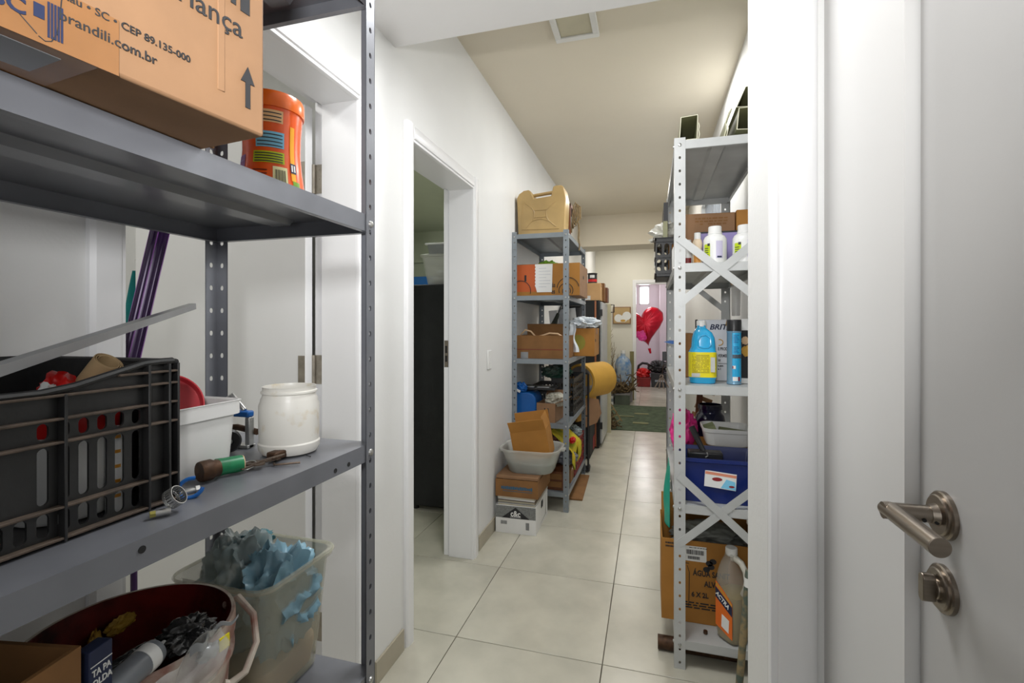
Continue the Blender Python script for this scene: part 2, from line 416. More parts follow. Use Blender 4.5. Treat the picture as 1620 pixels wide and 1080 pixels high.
# side rooms
m = MB(); m.box(-3.2, -.3, 0, -3.1, 1.65, 2.7); m.box(-3.2, -.4, 0, XI, -.3, 2.7); m.box(-3.2, 1.65, 0, XI, 1.72, 2.7)
struct(m.build('wall_left_room', M_wall), 'white walls of the room behind the near shelving')
m = MB(); m.box(-3.3, 1.72, 0, -3.2, 5.4, 2.6); m.box(-3.3, 5.4, 0, XI, 5.5, 2.6); m.box(-3.2, 5.37, 2.07, XI, 5.4, 2.12)
struct(m.build('wall_middle_room', M_sage), 'pale walls of the room behind the middle doorway')
m = MB(); m.box(-3.2, -.4, 2.6, XI, 1.69, 2.7); m.box(-3.3, 1.69, 2.45, XI, 5.5, 2.6); struct(m.build('ceiling', M_sage), 'ceilings of the two side rooms')
# skirting
for y0, y1 in ((D1[1]+.115, D2[0]-.072), (D2[1]+.10, 8.8)):
    b = sempty('baseboard_left', 'beige tiled skirting along the left wall', (0, 0, 0))
    y = y0
    while y < y1-.01:
        ye = min(y+.6, y1); m = MB(); m.box(XW, y+.001, 0, XW+.009, ye-.001, .085); m.build('skirting_tile', M_skirt, b, bev=.001, seg=1); y = ye
# doorways on the left
def doorway(n, y0, y1, label, cw0=.06, cw1=.08):
    d = sempty('door_%d' % n, label, (XW, 0, 0))
    for (a, b, wd) in ((y0, -1, cw0), (y1, 1, cw1)):
        m = MB(); m.prism([(q, a+b*(wd-p)) for p, q in casing_profile(wd, .016)], 0, ZT+.07, 'z'); m.build('casing', M_gloss, d)
        m = MB(); m.box(-.135, min(a, a+b*.02), 0, 0, max(a, a+b*.02), ZT+.02); m.box(-.17, min(a+b*.011, a+b*.02), 0, -.135, max(a+b*.011, a+b*.02), ZT+.02); m.build('jamb', M_gloss, d, bev=.001, seg=1)
        m = MB(); m.box(-.1375, min(a+b*.006, a+b*.0105), 0, -.1355, max(a+b*.006, a+b*.0105), ZT); m.build('protective_film', M_bluel, d)
    m = MB(); m.prism([(q, ZT+.07-p) for p, q in casing_profile(.07, .016)], y0-cw0*.0, y1+cw1*.0, 'y')
    for v in m.bm.verts: v.co = v.co  # profile is (x, z) along y
    m.build('casing', M_gloss, d)
    m = MB(); m.box(-.135, y0, ZT, 0, y1, ZT+.02); m.box(-.17, y0, ZT+.011, -.135, y1, ZT+.02); m.build('jamb', M_gloss, d, bev=.001, seg=1)
    return d
d1 = doorway(1, D1[0], D1[1], 'white doorway behind the near grey shelving with its door swung open')
d2 = doorway(2, D2[0], D2[1], 'open white doorway in the middle of the left wall')
m = MB(); m.box(XI-.005-.775-XW, 1.38, .01, XI-.005-XW, 1.415, 2.045); lf = m.build('leaf', M_leaf, d1, bev=.002)
for z in (.25, 1.14, 1.80):
    m = MB(); m.box(-.168, 1.4205, z-.05, -.137, 1.4225, z+.05); m.cyl((-.172, 1.417, z-.05), (-.172, 1.417, z+.05), .006, n=10)
    m.box(-.204, 1.3782, z-.05, -.178, 1.3798, z+.05)
    for k in (-.034, 0, .034): m.cyl((-.152, 1.4225, z+k), (-.152, 1.4195, z+k), .003, n=8)
    m.build('hinge', M_hinge, d1)
m = MB(); m.box(-.166, 2.508, 1.06, -.142, 2.511, 1.21); m.build('strike_plate', M_nickel, d2, bev=.004)
m = MB(); m.box(-.16, 2.5072, 1.09, -.148, 2.5085, 1.125); m.box(-.16, 2.5072, 1.14, -.148, 2.5085, 1.18); m.build('latch_hole', M_dark, d2)
# near closed door on the right
d3 = sempty('door_3', 'white lacquered near door with a brushed metal lever handle', (.32, 0, 0))
m = MB(); m.box(0, -.115, .006, .035, .709, 2.075); m.build('leaf', M_leaf_dim, d3, bev=.0015)
HX, HY, HZ = 0, .656, 1.077
def rosette(z):
    m = MB(); m.lathe([(.0265, 0), (.0265, .0045), (.0250, .006), (.0225, .006), (.0225, .008), (.021, .0092), (.0, .0092)], 40, M=Matrix.Translation((0, HY, z)) @ Matrix.Rotation(-PI/2, 4, 'Y'))
    return m
hd = rosette(HZ).build('handle_rosette', M_nickel, d3)
m = MB(); m.cyl((-.009, HY, HZ), (-.016, HY, HZ), .0125, .0105, 24); m.cyl((-.016, HY, HZ), (-.0605, HY, HZ), .0095, n=24, cap=True); m.build('handle_neck', M_nickel, hd)
m = MB()   # mitred lever running back towards the hinge side
q = Vector((-.052, HY, HZ)); L = .098
A = []; B = []
for i in range(28):
    t = 2*PI*i/28; a, b = .0098*math.cos(t), .0098*math.sin(t)
    A.append(m.bm.verts.new((q.x-a, q.y+a*.9+.002, q.z+b))); B.append(m.bm.verts.new((q.x-a, q.y-L, q.z+b)))
for i in range(28): m.face([A[i], A[(i+1) % 28], B[(i+1) % 28], B[i]])
m.face(A); m.face(B); m.build('handle_lever', M_nickel, hd, bev=.0006)
m = MB(); m.cyl((-.0125, HY+.0009-.009, HZ-.0058), (-.0125, HY-.0105, HZ-.0058), .0022, n=10)
m.cyl((-.024, HY-.0085, HZ-.0045), (-.024, HY-.0099, HZ-.0048), .0022, n=10); m.build('grub_screw', M_dark, hd)
ZL = HZ-.083
ls = rosette(ZL).build('lock_rosette', M_nickel, d3)
m = MB(); m.prism([(HY+.006*math.cos(t)*1.0, ZL+(.010 if math.sin(t) > 0 else -.010)+.006*math.sin(t)) for t in [2*PI*k/20 for k in range(20)]], -.0235, -.011, 'x'); m.cyl((-.008, HY, ZL), (-.012, HY, ZL), .012, n=24)
m.build('thumb_turn', M_nickel, ls, bev=.001)
# back doorway trim and leaf beyond
d4 = sempty('door_4', 'white door frame at the corridor end', (0, BY, 0))
for x0, x1, z0, z1 in ((BX[0]-.06, BX[0], 0, 2.11), (BX[1], BX[1]+.06, 0, 2.11), (BX[0], BX[1], 2.05, 2.11)):
    m = MB(); m.box(x0, -.014, z0, x1, 0, z1); m.build('casing', M_gloss, d4, bev=.003)
for x0, x1, z0, z1 in ((BX[0]-.02, BX[0], 0, 2.05), (BX[1], BX[1]+.02, 0, 2.05), (BX[0]-.02, BX[1]+.02, 2.03, 2.05)):
    m = MB(); m.box(x0, 0, z0, x1, .12, z1); m.build('jamb', M_gloss, d4, bev=.001, seg=1)
# light switch
t = thing('light_switch', 'small white wall switch plate beside the middle doorway', 'switch', (XW, 2.80, 1.085))
m = MB(); m.box(0, -.035, -.058, .008, .035, .058); m.build('plate', M_white, t, bev=.004)
m = MB(); m.box(.008, -.012, -.02, .0115, .012, .02); m.build('rocker', M_white, t, bev=.002)
# recessed lamp on the ceiling
t = thing('ceiling_light', 'square flush ceiling lamp, switched off, behind the lowered ceiling edge', 'light', (-.355, 2.30, 2.77))
m = MB()
for a, b, c_, d_ in ((-.11, -.16, .11, -.125), (-.11, .125, .11, .16), (-.11, -.125, -.08, .125), (.08, -.125, .11, .125)): m.box(a, b, -.02, c_, d_, 0)
m.build('frame', M_white, t, bev=.003)
m = MB(); m.box(-.079, -.124, -.012, .079, .124, -.001); m.build('diffuser', mat('frosted_diffuser', srgb(206, 200, 176), .5), t)

# ------------------------------------------------------------------ steel shelving
def shelf_unit(label, loc, W, D, H, zs, mt, fl, group, braces=None, mid=None):
    # W along x, D along y
    T = thing('steel_shelving', label, 'shelving', loc, group=group)
    n = int(round(H/.05)); vs = [H*k/n for k in range(n+1)]
    def post(sx, sy):
        m = MB(); hl = lambda i, j: (.0042, .0055)
        m.plate((0, 0, 0), (sx, 0, 0), (0, 0, 1), (0, sy, 0), [0, fl], vs, hl)
        m.plate((0, 0, 0), (0, sy, 0), (0, 0, 1), (sx, 0, 0), [.0016, fl], vs, hl)
        return m
    for x, y, sx, sy in ((0, 0, 1, 1), (W, 0, -1, 1), (W, D, -1, -1), (0, D, 1, -1)):
        post(sx, sy).build('post', mt, T, loc=(x, y, 0))
    g = .0022; lip = .033
    m = MB()
    m.box(g, g, -.0012, W-g, D-g, 0)
    m.box(g, g, -lip, g+.0012, D-g, -.0012); m.box(W-g-.0012, g, -lip, W-g, D-g, -.0012)
    m.box(g, g, -lip, W-g, g+.0012, -.0012); m.box(g, D-g-.0012, -lip, W-g, D-g, -.0012)
    m.box(g, g, -lip, g+.012, D-g, -lip+.0012); m.box(W-g-.012, g, -lip, W-g, D-g, -lip+.0012)
    m.box(g, g, -lip, W-g, g+.012, -lip+.0012); m.box(g, D-g-.012, -lip, W-g, D-g, -lip+.0012)
    sm = m.mesh('shelf_panel', mt)
    m = MB()   # channel stiffener under the panel
    q = [(-.032, 0), (-.022, -.011), (.022, -.011), (.032, 0)]
    m.prism([(W/2+a, b) for a, b in q], .03, D-.03, 'y')
    rm = m.mesh('stiffener', mt)
    m = MB(); m.lathe([(.0068, 0), (.006, .0028), (.003, .0042), (0, .0045)], 12); bm_ = m.mesh('bolt', M_zinc)
    for z in zs:
        p = bpy.data.objects.new('shelf_panel', sm); C.objects.link(p); p.parent = T; p.location = (0, 0, z)
        r = bpy.data.objects.new('stiffener', rm); C.objects.link(r); r.parent = p; r.location = (0, 0, -.0012)
        for x, sx in ((0, 1), (W, -1)):
            for y, sy in ((0, 1), (D, -1)):
                for face in (0, 1):
                    b = bpy.data.objects.new('bolt', bm_); C.objects.link(b); b.parent = T
                    if face: b.location = (x, y+sy*fl*.5, z-.017); b.rotation_euler = (0, -PI/2*sx, 0)
                    else: b.location = (x+sx*fl*.5, y, z-.017); b.rotation_euler = (PI/2*sy, 0, 0)
    for (zc, hh, ys, dy) in (braces or []):
        for sg in (1, -1):
            m = MB(); x0, x1 = fl*.4, W-fl*.4; dx, dz = x1-x0, sg*2*hh; Ln = math.hypot(dx, dz); ux, uz = dx/Ln, dz/Ln; wv = .0145
            a = (x0, zc-sg*hh); bq = (x1, zc+sg*hh); off = -.0016 if sg > 0 else -.0036
            m.prism([(a[0]-uz*wv, a[1]+ux*wv), (a[0]+uz*wv, a[1]-ux*wv), (bq[0]+uz*wv, bq[1]-ux*wv), (bq[0]-uz*wv, bq[1]+ux*wv)], ys+dy*.0002+off*1.0*dy, ys+dy*(.0002+off+.0014), 'y')
            m.build('cross_brace', mt, T)
    return T
ZS = (.13, .607, 1.058, 1.509, 1.962)
UA = shelf_unit('near blue-grey steel shelving unit along the left wall, holding the big carton and black crate', (-.932, -.075, 0), .400, .93, 2.0, ZS, M_steelA, .030, 'steel shelving units')
shelf_unit('middle grey steel shelving unit on the left, with the yellow jerrycan on top', (-.948, 3.31, 0), .405, .92, 1.962, (.135, .61, 1.058, 1.507, 1.945), M_steelB, .036, 'steel shelving units')
shelf_unit('light grey steel shelving unit on the right with crossed braces on its end', (.088, 1.918, 0), .325, .92, 2.0, (.108, .62, 1.068, 1.527, 1.99), M_steelC, .040, 'steel shelving units',
           braces=[(1.497, .125, 0, 1), (.60, .13, 0, 1), (1.497, .125, .92, -1), (.60, .13, .92, -1)])

for y, z in ((.395, 1.0460), (.732, 1.0350), (.771, 1.0355)):
    m = MB(); m.cyl((0, 0, 0), (.0006, 0, 0), .0042, n=14); m.build('lip_hole', M_dark, UA, loc=(.400-.0021, y+.075, z))
# ------------------------------------------------------------------ generic containers
def carton(name, label, loc, rz, w, d, h, m, top='closed', flaps=None, group=None, rot=None, th=.004, cat='box', tape=True, fl=None):
    # origin: centre of the base; flaps: dict side->opening angle in degrees from closed (0) to hanging down (270)
    T = thing(name, label, cat, loc, rz, group, rot)
    mb = MB()
    if top == 'closed':
        mb.box(-w/2, -d/2, 0, w/2, d/2, h); mb.build('body', m, T, bev=.003)
        if tape:
            mb = MB(); mb.box(-w/2-.0006, -.022, h*.78, w/2+.0006, .022, h+.0008); mb.build('tape_strip', M_tape, T)
            mb = MB(); mb.box(-w/2, -.0006, h-.002, w/2, .0006, h+.0011); mb.build('flap_seam', M_cardD, T)
    else:
        mb.box(-w/2, -d/2, 0, w/2, d/2, th)
        mb.box(-w/2, -d/2, th, w/2, -d/2+th, h); mb.box(-w/2, d/2-th, th, w/2, d/2, h)
        mb.box(-w/2, -d/2+th, th, -w/2+th, d/2-th, h); mb.box(w/2-th, -d/2+th, th, w/2, d/2-th, h)
        mb.build('body', m, T)
        for side, ang in (flaps or {}).items():
            mb = MB(); ln = fl or (d/2 if side in 'fb' else min(w/2, d/2))*.97
            if side in 'fb':
                sg = 1 if side == 'f' else -1
                mb.box(-w/2+.002, 0, -.0015, w/2-.002, sg*ln, .0015)
                mb.build('flap', m, T, loc=(0, -sg*d/2+sg*.002, h), rot=(math.radians(ang)*sg, 0, 0))
            else:
                sg = 1 if side == 'l' else -1
                mb.box(0, -d/2+.002, -.0015, sg*ln, d/2-.002, .0015)
                mb.build('flap', m, T, loc=(-sg*w/2+sg*.002, 0, h), rot=(0, -math.radians(ang)*sg, 0))
    return T
def scribble(mb, O, U, V, n, w, hh, dens=.8, seed=1, th=.0004):
    # rows of tiny print too small to read
    r = random.Random(seed); O, U, V = Vector(O), Vector(U), Vector(V); N = U.cross(V).normalized()
    for k in range(n):
        x = 0; y = -k*hh
        while x < w*.96:
            l = min(r.uniform(.04, .16)*w, w-x)
            if r.random() < dens:
                p = [O+U*a+V*b+N*c_ for c_ in (0, th) for a, b in ((x, y), (x+l, y), (x+l, y+hh*.5), (x, y+hh*.5))]
                mb.hexa(p)
            x += l+w*.03
    return mb
def barcode(mb, O, U, V, w, h, seed=1, th=.0005):
    r = random.Random(seed); O, U, V = Vector(O), Vector(U), Vector(V); N = U.cross(V).normalized(); x = 0
    while x < w:
        b = w*r.choice((.02, .035, .05))
        mb.hexa([O+U*a+V*q+N*c_ for c_ in (0, th) for a, q in ((x, 0), (min(x+b, w), 0), (min(x+b, w), h), (x, h))]); x += b+w*r.choice((.02, .03))
    return mb
def crate(name, label, loc, rz, w, d, h, m, nribs=4, nslots=6, group=None, rot=None, cat='crate', part='rib'):
    T = thing(name, label, cat, loc, rz, group, rot)
    mb = MB(); t = .003
    us = lambda L: [L*k/nslots for k in range(nslots+1)]
    hz = [0]+[h*(.1+.8*k/nribs) for k in range(nribs+1)]+[h]
    def hole(L):
        return lambda i, j: None if j in (0, len(hz)-2) else (L/nslots*.34, h*.8/nribs*.36)
    mb.plate((-w/2, -d/2, 0), (1, 0, 0), (0, 0, 1), (0, 1, 0), us(w), hz, hole(w), t)
    mb.plate((-w/2, d/2-t, 0), (1, 0, 0), (0, 0, 1), (0, 1, 0), us(w), hz, hole(w), t)
    mb.plate((-w/2, -d/2, 0), (0, 1, 0), (0, 0, 1), (1, 0, 0), us(d), hz, hole(d), t)
    mb.plate((w/2-t, -d/2, 0), (0, 1, 0), (0, 0, 1), (1, 0, 0), us(d), hz, hole(d), t)
    mb.box(-w/2, -d/2, 0, w/2, d/2, .003); mb.build('wall_panel', m, T)
    for z in [h*(.1+.8*k/nribs) for k in range(nribs+1)]+[h]:
        mb = MB(); e = .006
        mb.box(-w/2-e, -d/2-e, z-.0025, w/2+e, -d/2, z); mb.box(-w/2-e, d/2, z-.0025, w/2+e, d/2+e, z)
        mb.box(-w/2-e, -d/2, z-.0025, -w/2, d/2, z); mb.box(w/2, -d/2, z-.0025, w/2+e, d/2, z); mb.build(part, m, T)
    return T
def bottle(name, label, loc, prof, m, rz=0, group=None, cap=None, capm=None, labels=(), cat='bottle', n=32, sq=0., sx=1., sy=1., rot=None, bodyname='body'):
    T = thing(name, label, cat, loc, rz, group, rot)
    mb = MB(); mb.lathe(prof, n, sq=sq, sx=sx, sy=sy); mb.build(bodyname, m, T)
    if cap:
        mb = MB(); mb.lathe(cap, n); mb.build('cap', capm, T)
    return T
def wraplabel(mb, r, z0, z1, a0, a1, n=12, off=.0006, th=.0003, prof=None):
    # curved sticker from angle a0 to a1 (radians, 0 = +x)
    rr = lambda z: (prof(z) if prof else r)+off
    g = []
    m_ = 6 if prof else 1
    for i in range(n+1):
        a = a0+(a1-a0)*i/n
        g.append([mb.bm.verts.new((rr(z0+(z1-z0)*j/m_)*math.cos(a), rr(z0+(z1-z0)*j/m_)*math.sin(a), z0+(z1-z0)*j/m_)) for j in range(m_+1)])
    for i in range(n):
        for j in range(m_): mb.face([g[i][j], g[i+1][j], g[i+1][j+1], g[i][j+1]])
    return mb

# ------------------------------------------------------------------ near shelving, upper shelf (z 1.509)
S3 = 1.5105
W_, D_, H_ = .34, .50, .36     # x depth, y length
_r = math.radians(-6.3); _c = Vector((-.433, .461, 0))-Matrix.Rotation(_r, 3, 'Z') @ Vector((W_/2, D_/2, 0))
T = thing('cardboard_box', 'large printed cardboard carton overhanging the edge of the near shelf', 'box', (_c.x, _c.y, S3), _r)
m = MB(); m.box(-W_/2, -D_/2, 0, W_/2, D_/2, H_); m.build('body', M_card, T, bev=.003)
m = MB(); m.box(W_/2-.0005, D_/2-.058, .03, W_/2+.0012, D_/2-.050, H_); m.build('corner_fold', M_card, T, bev=.0005, seg=1)
m = MB(); m.box(W_/2-.09, D_/2-.002, 0, W_/2-.086, D_/2+.0015, H_); m.build('edge_seam', M_cardD, T)
m = MB(); m.box(W_/2-.13, -D_/2+.001, -.0008, W_/2+.0008, D_/2-.165, -.0001); m.box(W_/2, -D_/2+.02, -.0008, W_/2+.0009, D_/2-.150, .048); m.build('tape_strip', M_tape, T)
m = MB(); m.box(W_/2-.06, D_/2-.32, -.0016, W_/2-.012, D_/2-.185, -.0009); m.build('underside_label', M_alu, T)
fx = W_/2+.0012
yy = lambda q: D_/2+q
text('lettering', 'brandili.com.br', .0122, M_ink, T, (fx, yy(-.1188), .0245), RX, align='RIGHT')
text('lettering', 'Blumenau \u2022 SC \u2022 CEP 89.135-000', .0094, M_ink, T, (fx, yy(-.0873), .0425), RX, align='RIGHT')
text('lettering', 'crian\u00e7a', .0300, M_ink, T, (fx, yy(-.0290), .0985), RX, align='RIGHT')
m = MB(); m.box(fx-.0006, yy(-.0315), .129, fx+.0003, yy(-.0205), .150); m.build('printed_block', M_ink, T)
m = MB(); m.box(fx-.0006, yy(-.0430), .131, fx+.0003, yy(-.0375), .150); m.build('printed_block', M_ink, T)
m = MB(); yc = yy(-.0225); z0 = .0245
m.prism([(yc-.0028, z0), (yc+.0028, z0), (yc+.0028, z0+.028), (yc+.0085, z0+.028), (yc, z0+.046), (yc-.0085, z0+.028), (yc-.0028, z0+.028)], fx-.0006, fx+.0003, 'x')
m.build('arrow_print', M_ink, T)
text('lettering', 'SC', .0170, M_navy, T, (fx, yy(-.2320), .0150), RX, bold=.0004)
m = MB(); m.box(fx-.0006, yy(-.2080), .0180, fx+.0003, yy(-.2015), .0290); m.build('printed_block', M_navy, T)
for k in range(5):
    m = MB(); m.box(fx-.0006, yy(-.1995+.0021*k), .006, fx+.0003, yy(-.1982+.0021*k), .034); m.build('barcode_bar', M_navy, T)
m = MB(); m.tube([(fx, yy(q), z) for q, z in ((-.205, .004), (-.201, .002), (-.197, .004), (-.1935, .012), (-.1915, .03), (-.190, .05))], .0004, 5); m.build('pen_line', M_ink, T)
m = MB(); m.tube([(fx, yy(q), z) for q, z in ((-.228, .026), (-.218, .016), (-.206, .005))], .0004, 5); m.build('pen_line', M_ink, T)

# orange tub of powder behind it
prof = [(.050, 0), (.056, .004), (.060, .03), (.060, .05), (.055, .085), (.052, .12), (.053, .16), (.056, .195), (.056, .197)]
T = bottle('detergent_tub', 'orange plastic tub with an orange lid and printed panels on the near shelf', (-.722, .789, S3), prof, M_orange,
           cap=[(.0585, .195), (.0592, .198), (.0592, .219), (.057, .225), (.0, .226)], capm=mat('orange_lid', srgb(246, 112, 22), .28, coat=.3), cat='tub')
def pr_(z):
    for (r0, a), (r1, b_) in zip(prof, prof[1:]):
        if a <= z <= b_ and b_ > a: return r0+(r1-r0)*(z-a)/(b_-a)
    return .056
va = -math.atan2(.789, .722)      # direction to the viewpoint
for nm, z0, z1, a0, a1, mm, sd in (('white_panel', .165, .188, -.55, .35, mat('pale_peach_print', srgb(250, 206, 150), .35), 1), ('blue_panel', .118, .148, -.55, .40, M_cyan, 2), ('lime_panel', .088, .110, -.62, .40, M_lime, 3),
                           ('barcode_panel', .024, .082, .02, .48, mat('cream_label', srgb(240, 236, 180), .35), 4), ('purple_panel', .045, .105, -1.45, -.98, mat('purple_print', srgb(140, 70, 150), .35), 5), ('green_panel', .02, .06, .66, .95, M_green, 6),
                           ('yellow_swoosh', .06, .165, .62, .80, mat('amber_print', srgb(252, 176, 40), .35), 7)):
    m = MB(); wraplabel(m, .056, z0, z1, va+a0, va+a1, prof=pr_); o = m.build(nm, mm, T)
    if sd in (1, 2, 3, 5):
        m = MB(); n_ = 3 if sd == 1 else 4
        for k in range(n_):
            zz = z0+(z1-z0)*(k+.6)/(n_+.4); wraplabel(m, .056, zz-.0012, zz+.0008, va+a0+.05, va+a1-.06, prof=pr_, off=.0011)
        m.build('small_print', M_ink2 if sd != 5 else M_lilac, o)
    if sd == 4:
        m = MB(); a = va+.09
        for k in range(11):
            ww = (.012, .02, .009)[k % 3]; wraplabel(m, .056, .030, .076, a, a+ww, n=2, prof=pr_, off=.0011); a += ww+.016
        m.build('barcode', M_ink, o)
m = MB(); wraplabel(m, .056, .075, .094, va+.60, va+.84, prof=pr_, off=.0012); m.build('emblem', M_navy, T)
m = MB(); wraplabel(m, .056, .078, .091, va+.63, va+.69, prof=pr_, off=.0018); wraplabel(m, .056, .078, .091, va+.73, va+.79, prof=pr_, off=.0018); m.build('emblem_letters', M_white, T)
m = MB()
for k in range(7): wraplabel(m, .056, .03+.007*k, .0325+.007*k, va-.60, va-.15, prof=pr_, off=.0008)
m.build('small_print', mat('brown_print', srgb(120, 40, 10), .5), T)

# ------------------------------------------------------------------ near shelving, middle shelf (z 1.058)
S2 = 1.0592
# black produce crate: face towards the corridor with lowered rim, ribs and slots
CX, CY0, CY1 = -.612, -.05, .495
T = thing('plastic_crate', 'dusty black slotted plastic crate with a lowered rim on the near shelf', 'crate', (CX, CY0, S2))
Lc = CY1-CY0; Dc = .285; Hc = .183
yl = lambda y: y-CY0
zr = [.0, .0040, .0375, .107, .132, .157]          # rib heights of the lower part
us = []; y = Lc-.0
cols = [.3405, .3595, .3785, .3975, .4165, .4355, .4555, .4745, .495]
left = [cols[0]-.019*k for k in range(1, 19)]
us = sorted([yl(v) for v in cols+left if yl(v) > 0.001]+[0.0])
m = MB()
def hole(i, j):
    yc_ = (us[i]+us[i+1])/2+CY0
    if j == 0 or j == 4: return None
    if j == 1: return (.0055, .0125) if yc_ < .457 else None
    if yc_ > .457 or (yc_ < .34 and yc_ > .16): return None
    if j == 2: return (.0052, .030)
    if j == 3: return (.0052, .0088)
m.plate((-.003, 0, 0), (0, 1, 0), (0, 0, 1), (1, 0, 0), us, [0, .0040, .0375, .107, .132, .157], hole, .003, n=16)
# raised upper band following the cut-out of the rim
top = [(0, .157), (0, .159), (yl(.355), .159), (yl(.375), .162), (yl(.452), .183), (Lc, .183), (Lc, .157)]
m.prism([(a, b) for a, b in top], -.003, 0, 'x')
m.box(-Dc, 0, 0, 0, Lc, .003); m.box(-Dc, Lc-.003, .003, -.003, Lc, Hc); m.box(-Dc, 0, .003, -.003, .003, Hc)
m.box(-Dc, .003, .003, -Dc+.003, Lc-.003, Hc)
m.build('wall_panel', M_crate, T)
def strip(z, y0, y1, mm, d=.010, t=.0028):
    m = MB(); m.box(0, y0, z-t/2, d, y1, z+t/2); return m.build('rib', mm, T, bev=.0006, seg=1)
for z in zr[1:]: strip(z, 0, Lc, M_dust)
strip(.1725, yl(.420), Lc, M_dust)
for y in (.070, .170, .365, .455, .4815): 
    m = MB(); m.box(0, yl(y)-.0016, 0, .0105, yl(y)+.0016, .158 if y < .4 else .182); m.build('rib', M_crate, T, bev=.0005, seg=1)
m = MB(); pts = [(.0045, a, b+.002) for a, b in ((0, .159), (yl(.345), .159), (yl(.375), .163), (yl(.450), .182), (yl(.47), .1835), (Lc-.006, .1835))]
m.tube(pts, .0042, 8); m.tube([(.0045, Lc-.001, .1835), (-Dc/2, Lc+.001, .1835), (-Dc+.003, Lc-.001, .1835), (-Dc, Lc/2, .1835), (-Dc+.003, .001, .1835), (.0, .001, .162)], .0042, 8)
m.build('rim', M_crate, T)
m = MB(); m.box(.0, Lc-.003, 0, .0105, Lc, .183); m.build('corner_rib', M_crate, T, bev=.0008)
# things in the crate
def pail(label, loc, r, h, bodym, lidm, liftz=.0, cat='tub'):
    T = thing('plastic_container', label, cat, loc)
    m = MB(); m.lathe([(r*.9, 0), (r*.95, .004), (r, h*.5), (r, h)], 32); m.build('body', bodym, T)
    m = MB(); m.lathe([(r+.002, h-.004), (r+.003, h+.018), (r*.9, h+.022), (0, h+.022)], 32); m.build('lid', lidm, T)
    return T
pail('white container with a red lid standing inside the black crate', (-.690, .415, S2+.004), .052, .104, M_white, M_red)
pail('slim white container with a pale red lid at the back of the black crate', (-.815, .33, S2+.004), .05, .098, M_white, M_pink)
T = thing('striped_tube', 'white tube with amber stripes standing in the black crate', 'tube', (-.635, .4355, S2+.004))
m = MB(); m.lathe([(.0085, 0), (.0085, .1), (.006, .104), (0, .104)], 16); m.build('body', M_white, T)
for k in range(5):
    m = MB(); wraplabel(m, .0085, .018+.018*k, .022+.018*k, -1.6, .2, n=6); m.build('stripe', mat('amber_stripe', srgb(220, 150, 40), .4), T)
T = thing('paper_roll', 'loose roll of brown kraft paper poking out of the black crate', 'paper roll', (-.722, .446, S2+.128), rot=(math.radians(-14), math.radians(38), math.radians(-10)))
m = MB()
def spiral(u, v):
    a = u*2*PI*2.6; r = .0175-.0055*u; return Vector((r*math.cos(a), r*math.sin(a), v*.075))
m.sheet(spiral, 60, 3, .0009); m.build('paper_spiral', mat('kraft_paper', srgb(168, 142, 104), .8, var=.2, scale=30), T)
T = thing('red_wrapper', 'crumpled glossy red wrapper under the kraft paper roll', 'wrapper', (-.715, .425, S2+.148))
m = MB(); m.blob((0, 0, 0), (.020, .018, .024), .2, 3, 2.2, 3); m.build('film', M_red, T)
m = MB(); m.blob((0.012, -.020, -.006), (.012, .010, .02), .2, 5, 2.2, 3); m.build('white_edge', M_white, T)
# angle bar leaning across the crate
T = thing('metal_angle_bar', 'long thin aluminium angle bar lying slanted across the black crate', 'metal bar')
p0, p1 = Vector((-.545, .215, 1.2342)), Vector((-.850, .731, 1.3345))
d_ = (p1-p0).normalized(); p0 = p1-d_*.85; up = Vector((0, 0, 1)); sd = d_.cross(up).normalized(); up2 = sd.cross(d_)
m = MB()
for (a0, a1, b0, b1) in ((0, .0010, -.011, 0), (-.011, 0, -.001, 0)):
    m.hexa([p+sd*a+up2*b for p in (p0, p1) for a, b in ((a0, b0), (a1, b0), (a1, b1), (a0, b1))])
m.build('angle_profile', M_alu, T)
# white square tub with a faded red lid inside it
T = thing('square_tub', 'white square plastic tub beside the black crate', 'tub', (-.727, .574, S2))
m = MB(); s0, s1, h = .132, .150, .110
def sqring(hw, z, r=.02, k=6, sx=1.):
    out = []
    for cx, cy, a in ((1, 1, 0), (-1, 1, 1), (-1, -1, 2), (1, -1, 3)):
        for i in range(k+1):
            t = (a+i/k)*PI/2; out.append(((cx*(hw-r)+r*math.cos(t))*sx, cy*(hw-r)+r*math.sin(t), z))
    return out
def ringloft(m, rings, capA=True, capB=False):
    R = [[m.bm.verts.new(p) for p in r] for r in rings]
    for a, b in zip(R, R[1:]):
        for i in range(len(a)): m.face([a[i], a[(i+1) % len(a)], b[(i+1) % len(b)], b[i]])
    if capA: m.face(R[0][::-1])
    if capB: m.face(R[-1])
    return m
ringloft(m, [sqring(s0/2-.004, 0), sqring(s0/2, .004), sqring(s1/2-.004, h-.024), sqring(s1/2+.002, h-.022), sqring(s1/2+.002, h-.001), sqring(s1/2+.004, h), sqring(s1/2+.001, h+.001), sqring(s1/2-.003, h-.002), sqring(s0/2-.002, .006)], True, True)
m.build('body', M_white, T)
T = thing('round_lid', 'faded red round plastic lid standing upright in the white square tub', 'lid', (-.715, .565, S2+.106), rot=(0, math.radians(72), math.radians(-30)))
m = MB(); m.lathe([(.0, 0), (.040, .0), (.045, .002), (.047, .004), (.0475, .020), (.0455, .021), (.0445, .019), (.0435, .006), (.0, .005)], 40); m.build('lid_shell', M_pink, T)
